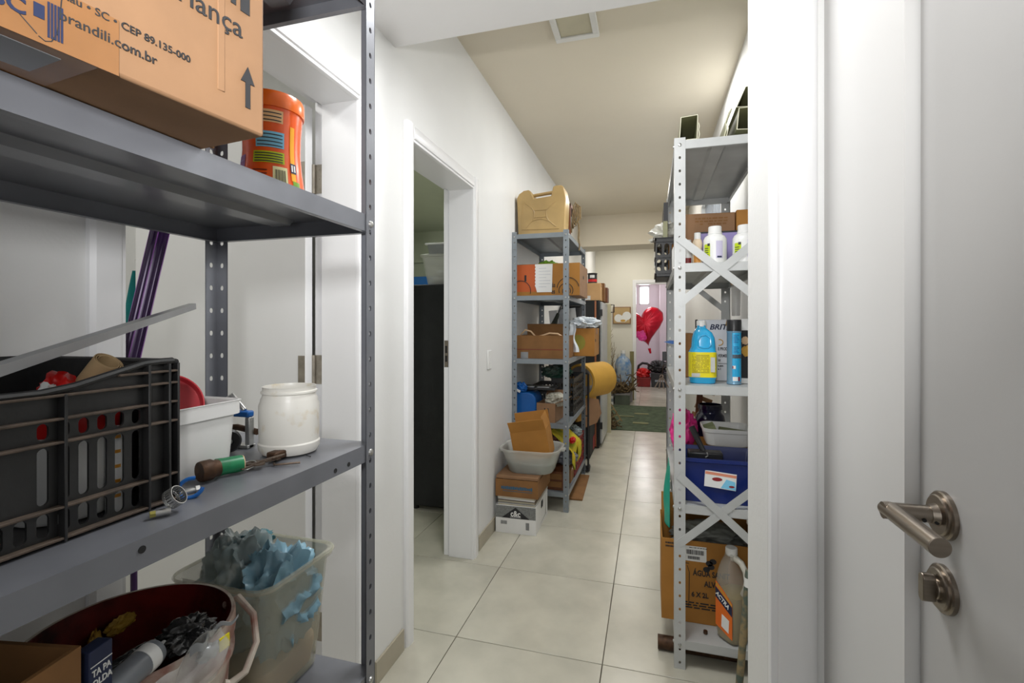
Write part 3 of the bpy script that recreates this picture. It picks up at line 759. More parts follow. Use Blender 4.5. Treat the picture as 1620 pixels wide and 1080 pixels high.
# white jar
T = thing('plastic_jar', 'wide-necked white stained plastic jar without a lid near the shelf end', 'jar', (-.640, .742, S2))
m = MB(); m.lathe([(.038, .0), (.047, .002), (.052, .010), (.0525, .020), (.0505, .0225), (.0508, .028), (.0515, .060), (.0515, .088), (.0485, .096), (.0485, .099), (.0455, .104), (.0450, .108), (.0478, .110), (.0478, .113), (.045, .1145), (.0452, .120), (.0462, .1215), (.0440, .1215), (.0430, .118), (.0430, .105), (.048, .09), (.049, .02), (.044, .006), (0, .005)], 56)
m.build('body', M_offw, T)
# tool odds and ends
T = thing('caster_wheel', 'small black rubber caster wheel between the white tub and jar', 'wheel', (-.742, .705, S2+.021), rot=(0, math.radians(90), math.radians(-38)))
m = MB(); m.lathe([(.009, -.007), (.018, -.007), (.021, -.004), (.021, .004), (.018, .007), (.009, .007), (.009, .004), (.0, .004)], 32); m.build('tyre', M_black, T)
m = MB(); m.lathe([(.0, -.0075), (.005, -.0075), (.0055, .0085), (0, .0085)], 16); m.build('hub', M_zinc, T)
T = thing('spring_clamp', 'metal clamp with a bright blue grip behind the white jar', 'clamp', (-.775, .745, S2))
m = MB(); m.box(-.045, -.008, .058, .045, .008, .070); m.build('grip', M_blue, T, bev=.003)
m = MB(); m.box(-.05, -.006, 0, -.04, .006, .058); m.box(.036, -.006, 0, .046, .006, .058); m.box(-.05, -.01, 0, .046, .01, .006); m.tube([(-.03, 0, .07), (-.02, 0, .085), (.0, 0, .098), (.02, 0, .08), (.03, 0, .07)], .005, 8); m.build('jaw', M_zinc, T, bev=.001)
m = MB(); m.tube([(-.045, 0.01, .03), (0, .012, .034), (.05, .01, .028)], .006, 10); m.build('screw', M_rust, T)
# hose clamp
T = thing('hose_clamp', 'small slotted metal hose clamp at the corner of the black crate', 'clamp', (-.577, .460, S2), rz=math.radians(20))
m = MB()
for k in range(22):
    a0, a1 = 2*PI*k/22, 2*PI*(k+.62)/22
    for (z0, z1, w0, w1) in ((0.0015, .0045, 0, 1), (.0115, .0145, 0, 1), (.0045, .0115, 0, .62)):
        b0 = a0; b1 = 2*PI*(k+1)/22 if w1 == 1 else a1; r = .0115
        m.hexa([(q*math.cos(b), q*math.sin(b), z) for z in (z0, z1) for q, b in ((r, b0), (r+.0008, b0), (r+.0008, b1), (r, b1))])
for v in m.bm.verts: v.co = Matrix.Rotation(math.radians(58), 4, 'Y') @ v.co + Vector((0, 0, .0135))
m.build('band', M_zinc, T)
m = MB(); m.cyl((-.004, -.019, .0045), (.008, -.010, .0045), .0042, n=12); m.build('screw_housing', M_zinc, T)
m = MB(); m.cyl((-.0085, -.0225, .0045), (-.004, -.019, .0045), .0042, n=6); m.build('screw_head', mat('brass', srgb(186, 178, 96), .3, .8), T)
# blue plastic ring clip with a bolt
T = thing('ring_clip', 'open bright blue plastic ring clip at the shelf edge', 'clip', (-.598, .507, S2+.012), rot=(math.radians(40), math.radians(58), 0))
m = MB(); m.tube([(.0125*math.cos(t), .0145*math.sin(t), 0) for t in [math.radians(140+k*280/20) for k in range(21)]], .0027, 8); m.build('ring', M_blue, T)
T = thing('loose_bolt', 'short grey bolt lying inside the blue ring clip', 'bolt', (-.604, .509, S2+.006), rz=math.radians(62))
m = MB(); m.cyl((-.010, 0, 0), (.008, 0, 0), .0042, n=12); m.cyl((.008, 0, 0), (.013, 0, 0), .0062, n=6); m.build('shank', M_zinc, T)
# rusty hose coupling and green taped pipe piece
ra = math.radians(74)
T = thing('pipe_coupling', 'rusty brown pipe coupling lying on its side', 'pipe fitting', (-.636, .5700, S2+.0155), rz=ra)
m = MB(); Mx = Matrix.Rotation(PI/2, 4, 'Y')
m.lathe([(.009, -.014), (.0145, -.014), (.0155, -.010), (.0155, .002), (.013, .006), (.0125, .013), (.009, .013), (.009, .0), (.0095, -.012)], 28, M=Mx); m.lathe([(.0, -.004), (.0092, -.004), (.0092, -.003), (0, -.003)], 20, M=Mx); m.build('body', M_rust, T)
T = thing('taped_pipe', 'short pipe piece wrapped in green tape', 'pipe', (-.633, .6020, S2+.0135), rz=math.radians(62))
m = MB(); m.lathe([(.0085, -.018), (.0135, -.018), (.0135, -.012), (.013, -.008), (.0132, .014), (.0125, .019), (.0085, .019), (.0085, -.017)], 24, M=Mx); m.build('tape_wrap', M_greent, T)
m = MB(); m.lathe([(.0086, .0185), (.0118, .0185), (.0118, .0205), (.0086, .0205), (.0086, .0186)], 24, M=Mx); m.lathe([(0, .008), (.0086, .008), (.0086, .009), (0, .009)], 20, M=Mx); m.build('pipe_end', M_cream, T)
# bunch of keys
T = thing('key_bunch', 'bunch of worn keys on a wire ring in front of the white jar', 'keys', (-.620, .636, S2))
m = MB(); m.tube([(.0135*math.cos(t)-.006, .0135*math.sin(t)-.006, .006+.004*math.sin(t)) for t in [2*PI*k/24 for k in range(25)]], .0009, 6, cap=False); m.build('ring', M_zinc, T)
def key(ang, x, y, z, L=.036, tl=0.):
    m = MB(); m.box(0, -.0028, 0, L, .0028, .0018)
    for k in range(4): m.box(L*.4+k*L*.14, -.0045, 0, L*.4+k*L*.14+.003, -.0028, .0018)
    m.lathe([(.0105, 0), (.0105, .0022), (.0028, .0022), (.0028, .0)], 16, c=(-.008, 0, 0))
    return m.build('key', M_oldmetal, T, loc=(x, y, z), rot=(0, tl, math.radians(ang)))
key(58, -.008, .012, .004, .040); key(50, .002, .010, .008, .040, -.15); key(-112, -.004, -.002, .004, .022, .1); key(-95, .006, -.004, .006, .024)
m = MB(); m.box(-.010, .038, .002, .010, .066, .016); m.build('key_tag', M_rust, T, bev=.003)
T = thing('hex_key', 'bent steel hex key lying at the shelf edge', 'hex key', (-.586, .668, S2+.0024), rz=math.radians(38))
m = MB(); m.tube([(-.016, .006, 0), (-.016, 0, 0), (-.015, -.003, 0), (-.012, -.004, 0), (.024, -.004, 0)], .0018, 6); m.build('rod', M_oldmetal, T)
T = thing('small_nail', 'tiny dark nail lying before the white jar', 'nail', (-.583, .722, S2+.001), rz=math.radians(-20))
m = MB(); m.cyl((-.007, 0, 0), (.006, 0, 0), .0008, n=6); m.cyl((.006, 0, 0), (.007, 0, 0), .0012, n=8); m.build('shank', M_ink, T)

# ------------------------------------------------------------------ near shelving, lower shelf (z .607)
S1 = .6085
# milky storage tub full of plastic bags
T = thing('storage_tub', 'milky rectangular storage tub stuffed with film bags on the lower near shelf', 'tub', (-.732, .765, S1))
def rr(hx, hy, z, r=.03, k=6, cx=0, cy=0):
    out = []
    for sx, sy, a in ((1, 1, 0), (-1, 1, 1), (-1, -1, 2), (1, -1, 3)):
        for i in range(k+1):
            t = (a+i/k)*PI/2; out.append((cx+sx*(hx-r)+r*math.cos(t), cy+sy*(hy-r)+r*math.sin(t), z))
    return out
def tubmesh(hx0, hy0, hx1, hy1, h, rim=.008, t=.0025, r=.03):
    m = MB()
    ringloft(m, [rr(hx0-.004, hy0-.004, 0, r), rr(hx0, hy0, .005, r), rr(hx1-rim, hy1-rim, h-.020, r), rr(hx1-rim*.2, hy1-rim*.2, h-.016, r), rr(hx1, hy1, h-.006, r), rr(hx1, hy1, h-.002, r), rr(hx1-.003, hy1-.003, h, r), rr(hx1-rim, hy1-rim, h-.004, r), rr(hx1-rim-t, hy1-rim-t, h-.018, r), rr(hx0-t, hy0-t, .007, r)], True, True)
    return m
tubmesh(.082, .080, .108, .103, .232).build('body', M_tub, T)
m = MB(); m.tube([(p[0]*1.0, p[1], p[2]) for p in rr(.108, .103, .226, .03)]+[rr(.108, .103, .226, .03)[0]], .0028, 6, cap=False); m.build('rim_bead', M_tub, T)
def crumple(c, rad, seed, amp=.3, sub=4, fr=2.2, zmin=None):
    m = MB(); m.blob(c, rad, amp, seed, fr, sub, True, zmin); return m
T2 = tag(crumple((-.775, .765, S1+.165), (.060, .072, .100), 11, .34, fr=2.0).build('crumpled_bag', M_baggrey), 'grey-green crumpled film bag bulging from the milky tub', 'bag')
T2 = tag(crumple((-.700, .775, S1+.155), (.064, .080, .088), 12, .36, fr=2.3).build('crumpled_bag', M_bagblue), 'light blue crumpled film bag in the milky tub', 'bag')
T2 = tag(crumple((-.790, .800, S1+.232), (.030, .050, .022), 13, .35, fr=2.6).build('crumpled_bag', mat('teal_film', srgb(64, 128, 140), .3, alpha=.85, var=.3)), 'small teal film bag on top of the others in the milky tub', 'bag')
m = MB(); ringloft(m, [rr(.074, .072, 0, .025), rr(.079, .077, .04, .025), rr(.078, .077, .052, .025), rr(.05, .05, .060, .02)], True, True)
tag(m.build('cream_filler', M_cream, loc=(-.732, .765, S1+.009), bev=.002), 'pale cream filler powder at the bottom of the milky tub', 'filler')
# paint bucket
T = thing('paint_bucket', 'open white paint bucket with dried dark red paint inside', 'bucket', (-.705, .505, S1))
m = MB(); r = .128; h = .252
m.lathe([(r*.84, 0), (r*.86, .004), (r*.955, h-.06), (r*1.0, h-.058), (r*1.0, h-.05), (r*.965, h-.048), (r*.97, h-.03), (r*1.01, h-.028), (r*1.01, h-.004), (r*1.0, h), (r*.965, h)], 56)
bmesh.ops.delete(m.bm, geom=[f for f in m.bm.faces if len(f.verts) > 8 and f.calc_center_median().z > .1], context='FACES')
m.build('shell', M_bucketw, T)
m = MB(); m.lathe([(0, .03), (r*.82, .03), (r*.86, .04), (r*.966, h-.002), (r*.975, h-.001), (r*.87, .035), (r*.83, .025), (0, .025)], 48); m.build('paint_lining', M_bucketi, T)
m = MB(); cxh, cyh = 0, 0
m.tube([(.118*1.0*math.cos(math.radians(a))*k_, .118*math.sin(math.radians(a))*k_, z) for a, k_, z in ((68, 1.05, h-.02), (60, 1.16, h-.006), (48, 1.30, h-.025), (38, 1.34, h-.055), (28, 1.26, h-.08), (24, 1.12, h-.088), (22, 1.06, h-.085))], [.006, .0055, .005, .005, .005, .0055, .006], 10)
m.build('handle', M_bucketw, T)
m = MB(); m.blob((-.100, .020, .185), (.006, .011, .034), .2, 4, 2.0, 4); m.blob((-.093, .052, .215), (.005, .022, .012), .2, 5, 2.0, 4); m.build('dried_drip', M_drypaint, T)
# open carton in the corner
_r = math.radians(11); _c = Vector((-.575, .362, 0))-Matrix.Rotation(_r, 3, 'Z') @ Vector((.11, .14, 0))
carton('cardboard_box', 'open cardboard box at the lower left corner, in front of the paint bucket', (_c.x, _c.y, S1), _r, .22, .28, .346, M_cardD, 'open', th=.005)
# solder paste box
T = thing('product_box', 'dark blue carton of soldering paste standing between the open box and the bucket', 'box', (-.581, .3665, S1), rz=math.radians(11))
m = MB(); m.box(-.009, 0, 0, .009, .027, .334); m.build('carton', M_navy, T, bev=.0015)
text('lettering', 'TA PA', .0100, M_paper, T, (.0094, .0025, .3055), RX, bold=.0001, sx=.80)
text('lettering', 'OLDA', .0100, M_paper, T, (.0094, .0025, .2945), RX, bold=.0001, sx=.85)
m = MB(); m.box(.009, .001, .3165, .0094, .026, .3175); m.build('label_line', M_paper, T)
# sealant cartridge and bags on the bucket rim
T = thing('sealant_cartridge', 'grey sealant cartridge with a white collar resting over the bucket', 'cartridge', (-.600, .432, .874), rot=(math.radians(-86), 0, math.radians(10)))
m = MB(); m.lathe([(.016, -.06), (.0165, -.058), (.0165, .030), (.015, .034)], 24); m.build('tube', M_greyt, T)
m = MB(); m.lathe([(.0172, .012), (.0172, .026), (.010, .034), (.005, .036), (.004, .048), (0, .048)], 24); m.build('collar', M_white, T)
T = thing('black_bag', 'shiny black plastic bag lying over the bucket rim', 'bag', (-.606, .508, .872))
crumple((0, 0, 0), (.026, .034, .018), 21, .34, fr=1.9).build('film', M_bagb, T)
crumple((-.022, -.062, -.004), (.014, .050, .010), 23, .3, fr=1.9).build('film_tail', M_bagb, T)
T = thing('clear_bag', 'torn clear film bag hanging over the front of the bucket', 'bag', (-.566, .482, .848))
def film(u, v):
    x = .007*math.sin(u*9)+.010*math.sin(v*7+u*4)*.5; return Vector((x+.010*v, -.060+.105*u, .016-.05*v+.007*math.sin(u*11+v*3)+.022*u))
m = MB(); m.sheet(film, 28, 14, .0006); m.build('film', M_clear, T)
m = MB()
def film2(u, v): return Vector((.002+.006*math.sin(u*8), -.005+.070*u, .026+.006*u+.012*(v-.5)*(1-u*.7)+.003*math.sin(u*20)))
m.sheet(film2, 20, 4, .001); m.build('silver_strip', M_silver, T)
m = MB(); m.blob((-.002, .026, .006), (.008, .016, .010), .2, 7, 2, 3); m.build('wrapped_tube', M_silver, T)
m = MB(); m.box(.004, .036, .0, .006, .052, .018); m.build('yellow_label', M_yellow, T)

# ------------------------------------------------------------------ seen through the near doorway
T = thing('curtain_rod', 'thick fluted purple tube leaning behind the near shelving', 'tube')
p1 = Vector((-.982, .766, 1.50)); p0 = Vector((-1.005, .716, 1.21))
d_ = (p1-p0).normalized(); p0b = p1-d_*1.35; p1b = p1+d_*.25
a = d_.orthogonal().normalized(); b = d_.cross(a)
m = MB(); n = 40; rings = []
for p in (p0b, p1b):
    rings.append([m.bm.verts.new(p+(a*math.cos(2*PI*k/n)+b*math.sin(2*PI*k/n))*(.0150+(.0011 if k % 5 < 3 else -.0006))) for k in range(n)])
for k in range(n): m.face([rings[0][k], rings[0][(k+1) % n], rings[1][(k+1) % n], rings[1][k]])
m.face(rings[0]); m.face(rings[1]); m.build('fluted_tube', M_purple, T)
for k in range(0, n, 10):
    o = (a*math.cos(2*PI*k/n)+b*math.sin(2*PI*k/n))*.0164; m = MB(); m.cyl(p0b+o, p1b+o, .0009, n=6); m.build('violet_line', M_violet, T)
T = thing('purple_pole', 'thin dark purple pole standing behind the paint bucket', 'pole', (-1.175, .85, 0))
m = MB(); m.cyl((0, 0, .001), (0.0, .0, 1.0), .007, n=12); m.build('pole', M_purple, T); m = MB(); m.lathe([(.009, 0), (.009, .03), (.007, .034)], 12); m.build('foot', M_black, T)
T = thing('hanging_cloth', 'teal cloth hanging from a wall hook beyond the near doorway', 'cloth', (-2.21, 1.65, 0))
def cl(u, v):
    wv = .03+.05*(1-(1-v)**2) if v < 1 else .08
    return Vector(((u-.5)*2*wv, -.03-.012*math.sin(u*12)-.02*math.sin(v*3), 1.54-.55*v))
m = MB(); m.sheet(cl, 24, 16, .003); m.build('fabric', M_teal, T)
m = MB(); m.box(-.03, -.008, 1.53, .03, -.001, 1.60); m.tube([(0, -.008, 1.57), (0, -.04, 1.565), (0, -.045, 1.59)], .004, 8); m.build('hook', M_white, T)
# ------------------------------------------------------------------ middle shelving (left), top shelf
B0, B1, B2, B3, B4 = .1362, .6112, 1.0592, 1.5082, 1.9462
T = thing('jerrycan', 'yellowed plastic jerrycan on top of the middle grey shelving', 'jerrycan', (-.757, 3.47, B4))
m = MB()
out = [(-.165, .006), (-.157, 0), (.165, 0), (.173, .008), (.183, .25), (.178, .285), (.168, .335), (.150, .347), (.105, .347), (.092, .338), (.083, .300), (.078, .276), (-.052, .264), (-.062, .29), (-.070, .318), (-.088, .331), (-.125, .327), (-.160, .305), (-.176, .275)]
m.prism(out, -.085, .085, 'y'); m.build('body', M_jerry, T, bev=.016, seg=3)
m = MB()
for pts in ([(-.11, .235), (-.06, .195), (-.045, .165), (-.045, .135), (-.06, .105), (-.11, .055)], [(.11, .235), (.07, .2), (.045, .18)], [(.115, .055), (.06, .10), (.045, .13), (.045, .18), (-.045, .18)], [(-.045, .13), (.045, .13)], [(-.13, .255), (-.14, .045), (.135, .04)], [(-.06, .105), (.0, .118), (.06, .100)]):
    m.tube([(a, -.0855, b) for a, b in pts], .0028, 6)
m.build('embossed_rib', M_jerry, T)
m = MB(); m.tube([(-.076, 0, .308), (-.058, 0, .309), (.0, 0, .315), (.072, 0, .322), (.092, 0, .320)], .0125, 10); m.build('handle', M_jerry, T)
T = thing('wooden_frame', 'brown wooden frame standing behind the yellowed jerrycan', 'frame', (-.595, 3.78, B4))
m = MB(); m.box(-.07, -.17, 0, -.05, .17, .27); m.box(.0, -.17, 0, .02, -.15, .27); m.build('upright', M_wood, T, bev=.002)
m = MB(); m.box(-.07, -.17, .245, .02, .17, .272); m.build('top_rail', M_wood, T, bev=.002); m = MB(); m.box(-.068, -.165, .0, -.0, -.16, .245); m.build('panel', M_jerry, T)
T = thing('rope_coil', 'frayed beige rope looped over the wooden frame, end hanging down', 'rope', (-.560, 3.62, B4))
m = MB(); rg = random.Random(4)
for k in range(3):
    x = .01+.012*k; m.tube([(x-.02, 0, .05+.03*k), (x-.012, -.01, .16), (x, -.012, .25-.01*k), (x+.010, -.01, .275-.012*k), (x+.024, -.01, .24), (x+.026, -.012, .15), (x+.016, -.014, .10+.02*k), (x, -.012, .09+.02*k), (x-.012, -.01, .13)], .0055, 8)
m.tube([(.045, -.012, .12), (.05, -.016, .06), (.046, -.018, 0), (.054, -.02, -.05), (.05, -.018, -.09)], .006, 8); m.build('rope', M_rope, T)
# shelf 1.507: printed fruit box
T = carton('cardboard_box', 'orange and kraft printed fruit carton on the second shelf of the middle shelving', (-.705, 3.585, B3), 0, .465, .43, .228, M_card, 'open', th=.004)
fy = -.2155
m = MB(); m.box(-.232, fy-.0006, .03, -.07, fy, .225); m.build('orange_print', mat('orange_print', srgb(196, 92, 36), .6, var=.1), T)
m = MB(); m.box(-.07, fy-.0006, 0, .233, fy, .228); m.box(-.232, fy-.0006, 0, -.07, fy, .03); m.build('kraft_print', M_cardO, T)
m = MB()
def ring_(cx, cz, r, a0=0, a1=360, w_=.0032):
    m.tube([(cx+r*math.cos(math.radians(a)), fy-.001, cz+r*math.sin(math.radians(a))) for a in [a0+(a1-a0)*k/24 for k in range(25)]], w_, 4)
ring_(-.195, .035, .075, -15, 115); ring_(.150, .048, .078, 10, 175); ring_(.135, .035, .050, -30, 200); ring_(.140, .03, .028, -30, 210); ring_(-.045, .075, .03, 60, 300)
m.box(-.166, fy-.0022, .105, -.152, fy-.0006, .15); m.box(.128, fy-.0022, .118, .142, fy-.0006, .15); m.build('line_print', M_ink, T)
text('lettering', 'gás', .046, M_ink, T, (.020, fy-.0012, .060), RF, bold=.001, sx=.7); text('lettering', 'es', .046, M_ink, T, (.030, fy-.0012, .015), RF, bold=.001, sx=.7)
m = MB(); m.prism([(-.02+.022*math.cos(2*PI*k/16), .14+.014*math.sin(2*PI*k/16)) for k in range(16)], .2325, .2332, 'x'); m.build('hand_hole', M_dark, T)
T = thing('paper_sheet', 'torn note sheet of white paper hanging over the printed carton', 'paper', (-.73, 3.3665, B3+.225))
m = MB(); ed = [(-.062, 0)]+[(-.064+(.006 if k % 2 else 0), -.008-.012*k) for k in range(14)]+[(-.052, -.185), (-.048, -.2), (.060, -.2), (.066, 0)]
m.prism(ed[::-1], -.0014, -.0005, 'y'); m.box(-.06, -.001, -.0, .064, .03, .0008); m.build('sheet', M_paper, T)
m = MB()
for k in range(7): m.box(-.035, -.0018, -.03-.022*k, .05 if k % 3 else .02, -.0013, -.0285-.022*k)
m.build('pen_writing', mat('pen_blue', srgb(140, 148, 170), .7), T)
tag(crumple((-.725, 3.50, B3+.222), (.075, .06, .042), 31, .3).build('green_bag', M_green), 'bright green bag sticking out of the printed fruit carton', 'bag')
# shelf 1.058
T = carton('cardboard_box', 'low opened brown carton with a cable on the third shelf of the middle shelving', (-.752, 3.55, B2), 0, .375, .34, .165, M_cardD, 'open', {'b': 92}, fl=.085)
m = MB(); m.box(-.188, -.1712, .062, .188, -.170, .066); m.build('wet_edge', M_redd, T); m = MB(); m.box(-.15, -.1713, .0, -.095, -.170, .045); m.build('grey_tape', M_alu, T)
T = thing('cable', 'pale loose cable looping out of the low brown carton', 'cable', (-.752, 3.42, B2+.150))
m = MB(); m.tube([(-.17, .04, -.02), (-.16, .0, .02), (-.12, -.02, .055), (-.08, -.02, .045), (-.045, -.01, .005), (.0, -.02, .012), (.06, -.03, .032), (.12, -.03, .028), (.17, -.01, -.005)], .006, 8); m.build('cable', M_cream, T)
T = carton('cardboard_box', 'brown carton with a printed green ball at the corridor edge of the third shelf', (-.515, 3.90, B2), 0, .21, .34, .215, M_cardO, 'closed')
m = MB(); m.prism([(-.02+.055*math.cos(2*PI*k/28), .105+.06*math.sin(2*PI*k/28)) for k in range(28)], -.1708, -.1701, 'y'); m.build('ball_print', mat('olive_print', srgb(140, 132, 40), .6), T)
m = MB(); m.prism([(-.09+.022*math.cos(2*PI*k/16), .12+.013*math.sin(2*PI*k/16)) for k in range(16)], .1052, .1060, 'x'); m.build('hand_hole', M_dark, T)
T = thing('white_cloth', 'bundled pale grey cloth draped over the cartons on the third shelf', 'cloth', (-.50, 3.78, B2+.218))
crumple((.0, .06, .040), (.115, .15, .045), 41, .26).build('bundle', M_clothw, T)
def dr(u, v): return Vector((-.105+.05*u+.008*math.sin(v*9)+.03*v*v, -.088-.01*math.sin(u*7+v*4)-.012*v, .03-.215*v))
m = MB(); m.sheet(dr, 10, 18, .003); m.build('hanging_strip', M_clothw, T)
T = thing('folded_umbrella', 'dark green folded umbrella leaning at the back of the third shelf', 'umbrella', (-.855, 3.93, B2+.02), rot=(math.radians(2), math.radians(22), 0))
m = MB(); m.lathe([(.004, 0), (.012, .02), (.040, .08), (.046, .14), (.034, .19), (.02, .27), (.012, .34), (.006, .345)], 10); m.build('canopy', mat('dark_olive_fabric', srgb(54, 60, 50), .7), T); m = MB(); m.cyl((0, 0, .34), (0, 0, .42), .004, n=8); m.build('tip', M_black, T)
T = thing('folded_screen', 'white and grey folded panels standing at the back of the third shelf', 'panel', (-.75, 4.09, B2))
for k, (x, mm) in enumerate(((-.05, M_white), (.03, M_alu), (.11, M_white))):
    m = MB(); m.box(x, -.02-.01*k, 0, x+.072, -.005-.01*k, .37); m.build('panel', mm, T, rot=(0, math.radians(-6), 0))
T = thing('black_case', 'black rigid case at the far end of the third shelf', 'case', (-.640, 4.10, B2+.0))
m = MB(); m.box(-.04, .02, 0, .07, .10, .40); m.build('shell', M_black, T, bev=.008)
# shelf .61
T = thing('blue_container', 'round-shouldered blue plastic container on the fourth shelf of the middle shelving', 'container', (-.865, 3.47, B1))
m = MB(); m.prism([(-.078, 0), (.08, 0), (.08, .13), (.074, .165), (.055, .19), (.03, .2), (-.078, .205)], -.10, .10, 'y'); m.build('body', M_blue, T, bev=.008)
T = thing('blue_wrapper', 'crumpled blue and white printed wrapper on top of the blue container', 'wrapper', (-.905, 3.39, B1+.235))
crumple((0, 0, 0), (.045, .04, .038), 51, .3).build('film', M_blue, T); m = MB(); m.box(-.02, -.047, -.028, .02, -.041, -.012, Matrix.Rotation(.5, 4, 'Y')); m.build('white_print', M_white, T)
T = carton('cardboard_box', 'small open brown carton with black stripes on the fourth shelf', (-.700, 3.46, B1), math.radians(-4), .135, .24, .135, M_card, 'open', {'r': 160, 'b': 110}, fl=.07)
m = MB(); m.box(-.012, -.1208, .045, -.004, -.120, .10); m.box(.012, -.1208, .045, .020, -.120, .10); m.build('black_stripe', M_ink, T)
tag(crumple((-.655, 3.44, B1+.150), (.070, .08, .045), 61, .3).build('white_bag', mat('cream_bag', srgb(196, 192, 176), .5, var=.25)), 'cream crumpled bag on top of the small brown carton', 'bag')
crate('plastic_crate', 'black slotted plastic crate on the fourth shelf facing the corridor', (-.640, 3.90, B1), 0, .17, .56, .285, M_crate, 4, 7)
crate('plastic_crate', 'flat black plastic tray crate at the wall side of the fourth shelf', (-.83, 3.88, B1), 0, .185, .56, .20, M_crate, 2, 6)
tag(crumple((-.70, 3.72, B1+.325), (.11, .12, .05), 62, .3).build('green_glass_bag', M_dgreen), 'dark green film bag lying over the black crates', 'bag')
T = thing('toner_tray', 'black slotted tray lying at the front of the wall-side crate', 'tray', (-.83, 3.52, B1+.215))
m = MB(); m.box(-.08, -.10, 0, .17, .06, .018); m.build('base', M_black, T, bev=.003)
for k in range(2):
    m = MB(); m.box(-.07+.11*k, -.105, .018, .02+.11*k, -.06, .026); m.build('grey_bar', M_alu, T, bev=.002)
# shelf .135
crate('plastic_crate', 'dark red plastic crate on the bottom shelf of the middle shelving', (-.655, 3.93, B0), 0, .20, .52, .25, M_redd, 4, 7)
T = carton('cardboard_box', 'small slatted brown wooden box on the bottom shelf', (-.680, 3.42, B0), 0, .19, .14, .13, M_wood, 'open')
for z in (.02, .075):
    m = MB(); m.box(-.075, -.074, z, .085, -.0705, z+.04); m.build('slat', M_cardD, T, bev=.002)
def vbottle(label, loc, m_, r=.04, h=.26, grp=None, name='bottle'):
    T = thing(name, label, 'bottle', loc, group=grp)
    m = MB(); m.lathe([(r*.85, 0), (r, .01), (r, h*.55), (r*.8, h*.68), (r*.35, h*.82), (r*.33, h*.92)], 20); m.build('body', m_, T)
    m = MB(); m.lathe([(r*.4, h*.9), (r*.4, h), (0, h)], 14); m.build('cap', M_green, T); return T
vbottle('green-tinted bottle standing in the dark red crate, nearest the corridor front', (-.615, 3.72, B0+.004), M_dgreen, .042, .32)
vbottle('green-tinted bottle standing behind the first one in the dark red crate', (-.66, 3.83, B0+.004), M_dgreen, .042, .36)
tag(crumple((-.63, 4.02, B0+.27), (.075, .10, .05), 71, .3).build('clear_bag', M_baggrey), 'pale film bag on the far half of the dark red crate', 'bag')
tag(crumple((-.83, 3.7, B0+.20), (.09, .16, .13), 72, .25, zmin=B0).build('dark_green_bag', mat('dark_green_film', srgb(38, 54, 28), .4, var=.3)), 'dark green sack at the wall side of the bottom shelf', 'sack')
T = thing('yellow_cloth', 'yellow and green cloth hanging out over the bottom shelf edge', 'cloth', (-.56, 3.46, B0+.19))
def yc_(u, v):
    z = .22-.30*v*(.35+.65*abs(math.sin(u*5+.6))); return Vector((-.12+.16*min(1, v*1.6)+.012*math.sin(u*14), -.10+.36*u, z+.02*math.sin(u*9)))
m = MB(); m.sheet(yc_, 30, 12, .005); m.build('fabric', mat('yellow_cloth', srgb(206, 176, 30), .8, col2=srgb(150, 160, 40), scale=14, bump=.3), T)
m = MB(); m.blob((.02, .02, .14), (.02, .05, .02), .3, 6, 2.3, 3); m.build('red_trim', M_red, T)
T = thing('grey_bag', 'grey film bag stuffed beside the wooden box on the bottom shelf', 'bag', (-.60, 3.46, B0+.20))
crumple((0, .02, 0), (.09, .06, .052), 73, .28).build('film', mat('grey_film', srgb(98, 100, 108), .35, var=.3), T)
T = carton('cardboard_box', 'dark flat carton at the far half of the bottom shelf under the yellow cloth', (-.635, 3.60, B0), 0, .15, .16, .10, M_cardD, 'closed')
# stack in front
G = 'stacked boxes on the floor'
T = carton('cardboard_box', 'white and black printed carton on the floor, lowest of the stack', (-.807, 3.075, 0), math.radians(1), .258, .38, .172, M_paper, 'open', th=.004)
m = MB(); m.prism([(-.128, .095), (.128, .095), (.128, .17), (-.128, .17)], -.1908, -.1901, 'y'); m.build('grey_print', mat('grey_halftone', srgb(132, 134, 132), .6, var=.35, scale=120), T)
m = MB(); m.prism([(-.090, .095), (.090, .095), (.0, .163)], -.1914, -.1907, 'y'); m.build('black_triangle', M_ink, T)
text('lettering', 'c&c', .050, M_paper, T, (0, -.1918, .108), RF, bold=.0012, align='CENTER', sx=.85)
m = MB(); m.box(-.035, -.192, .102, .035, -.1914, .104); m.build('print_line', M_paper, T)
m = MB(); barcode(m, (.065, -.1905, .03), (1, 0, 0), (0, 0, 1), .022, .045); barcode(m, (-.095, -.1905, .055), (1, 0, 0), (0, 0, 1), .04, .022, 3); m.build('barcode', mat('faded_print', srgb(120, 120, 118), .7), T)
m = MB(); m.prism([(-.03, .112), (.02, .112), (.03, .135), (.02, .158), (-.03, .158), (-.036, .135)], .1296, .1302, 'x'); m.build('hand_hole', M_dark, T)
m = MB(); m.prism([(-.06, .02), (.14, .02), (.14, .15), (.1, .03)], .1292, .1296, 'x'); m.build('grey_side_print', mat('soft_grey_print', srgb(176, 176, 170), .7), T)
rg = random.Random(9)
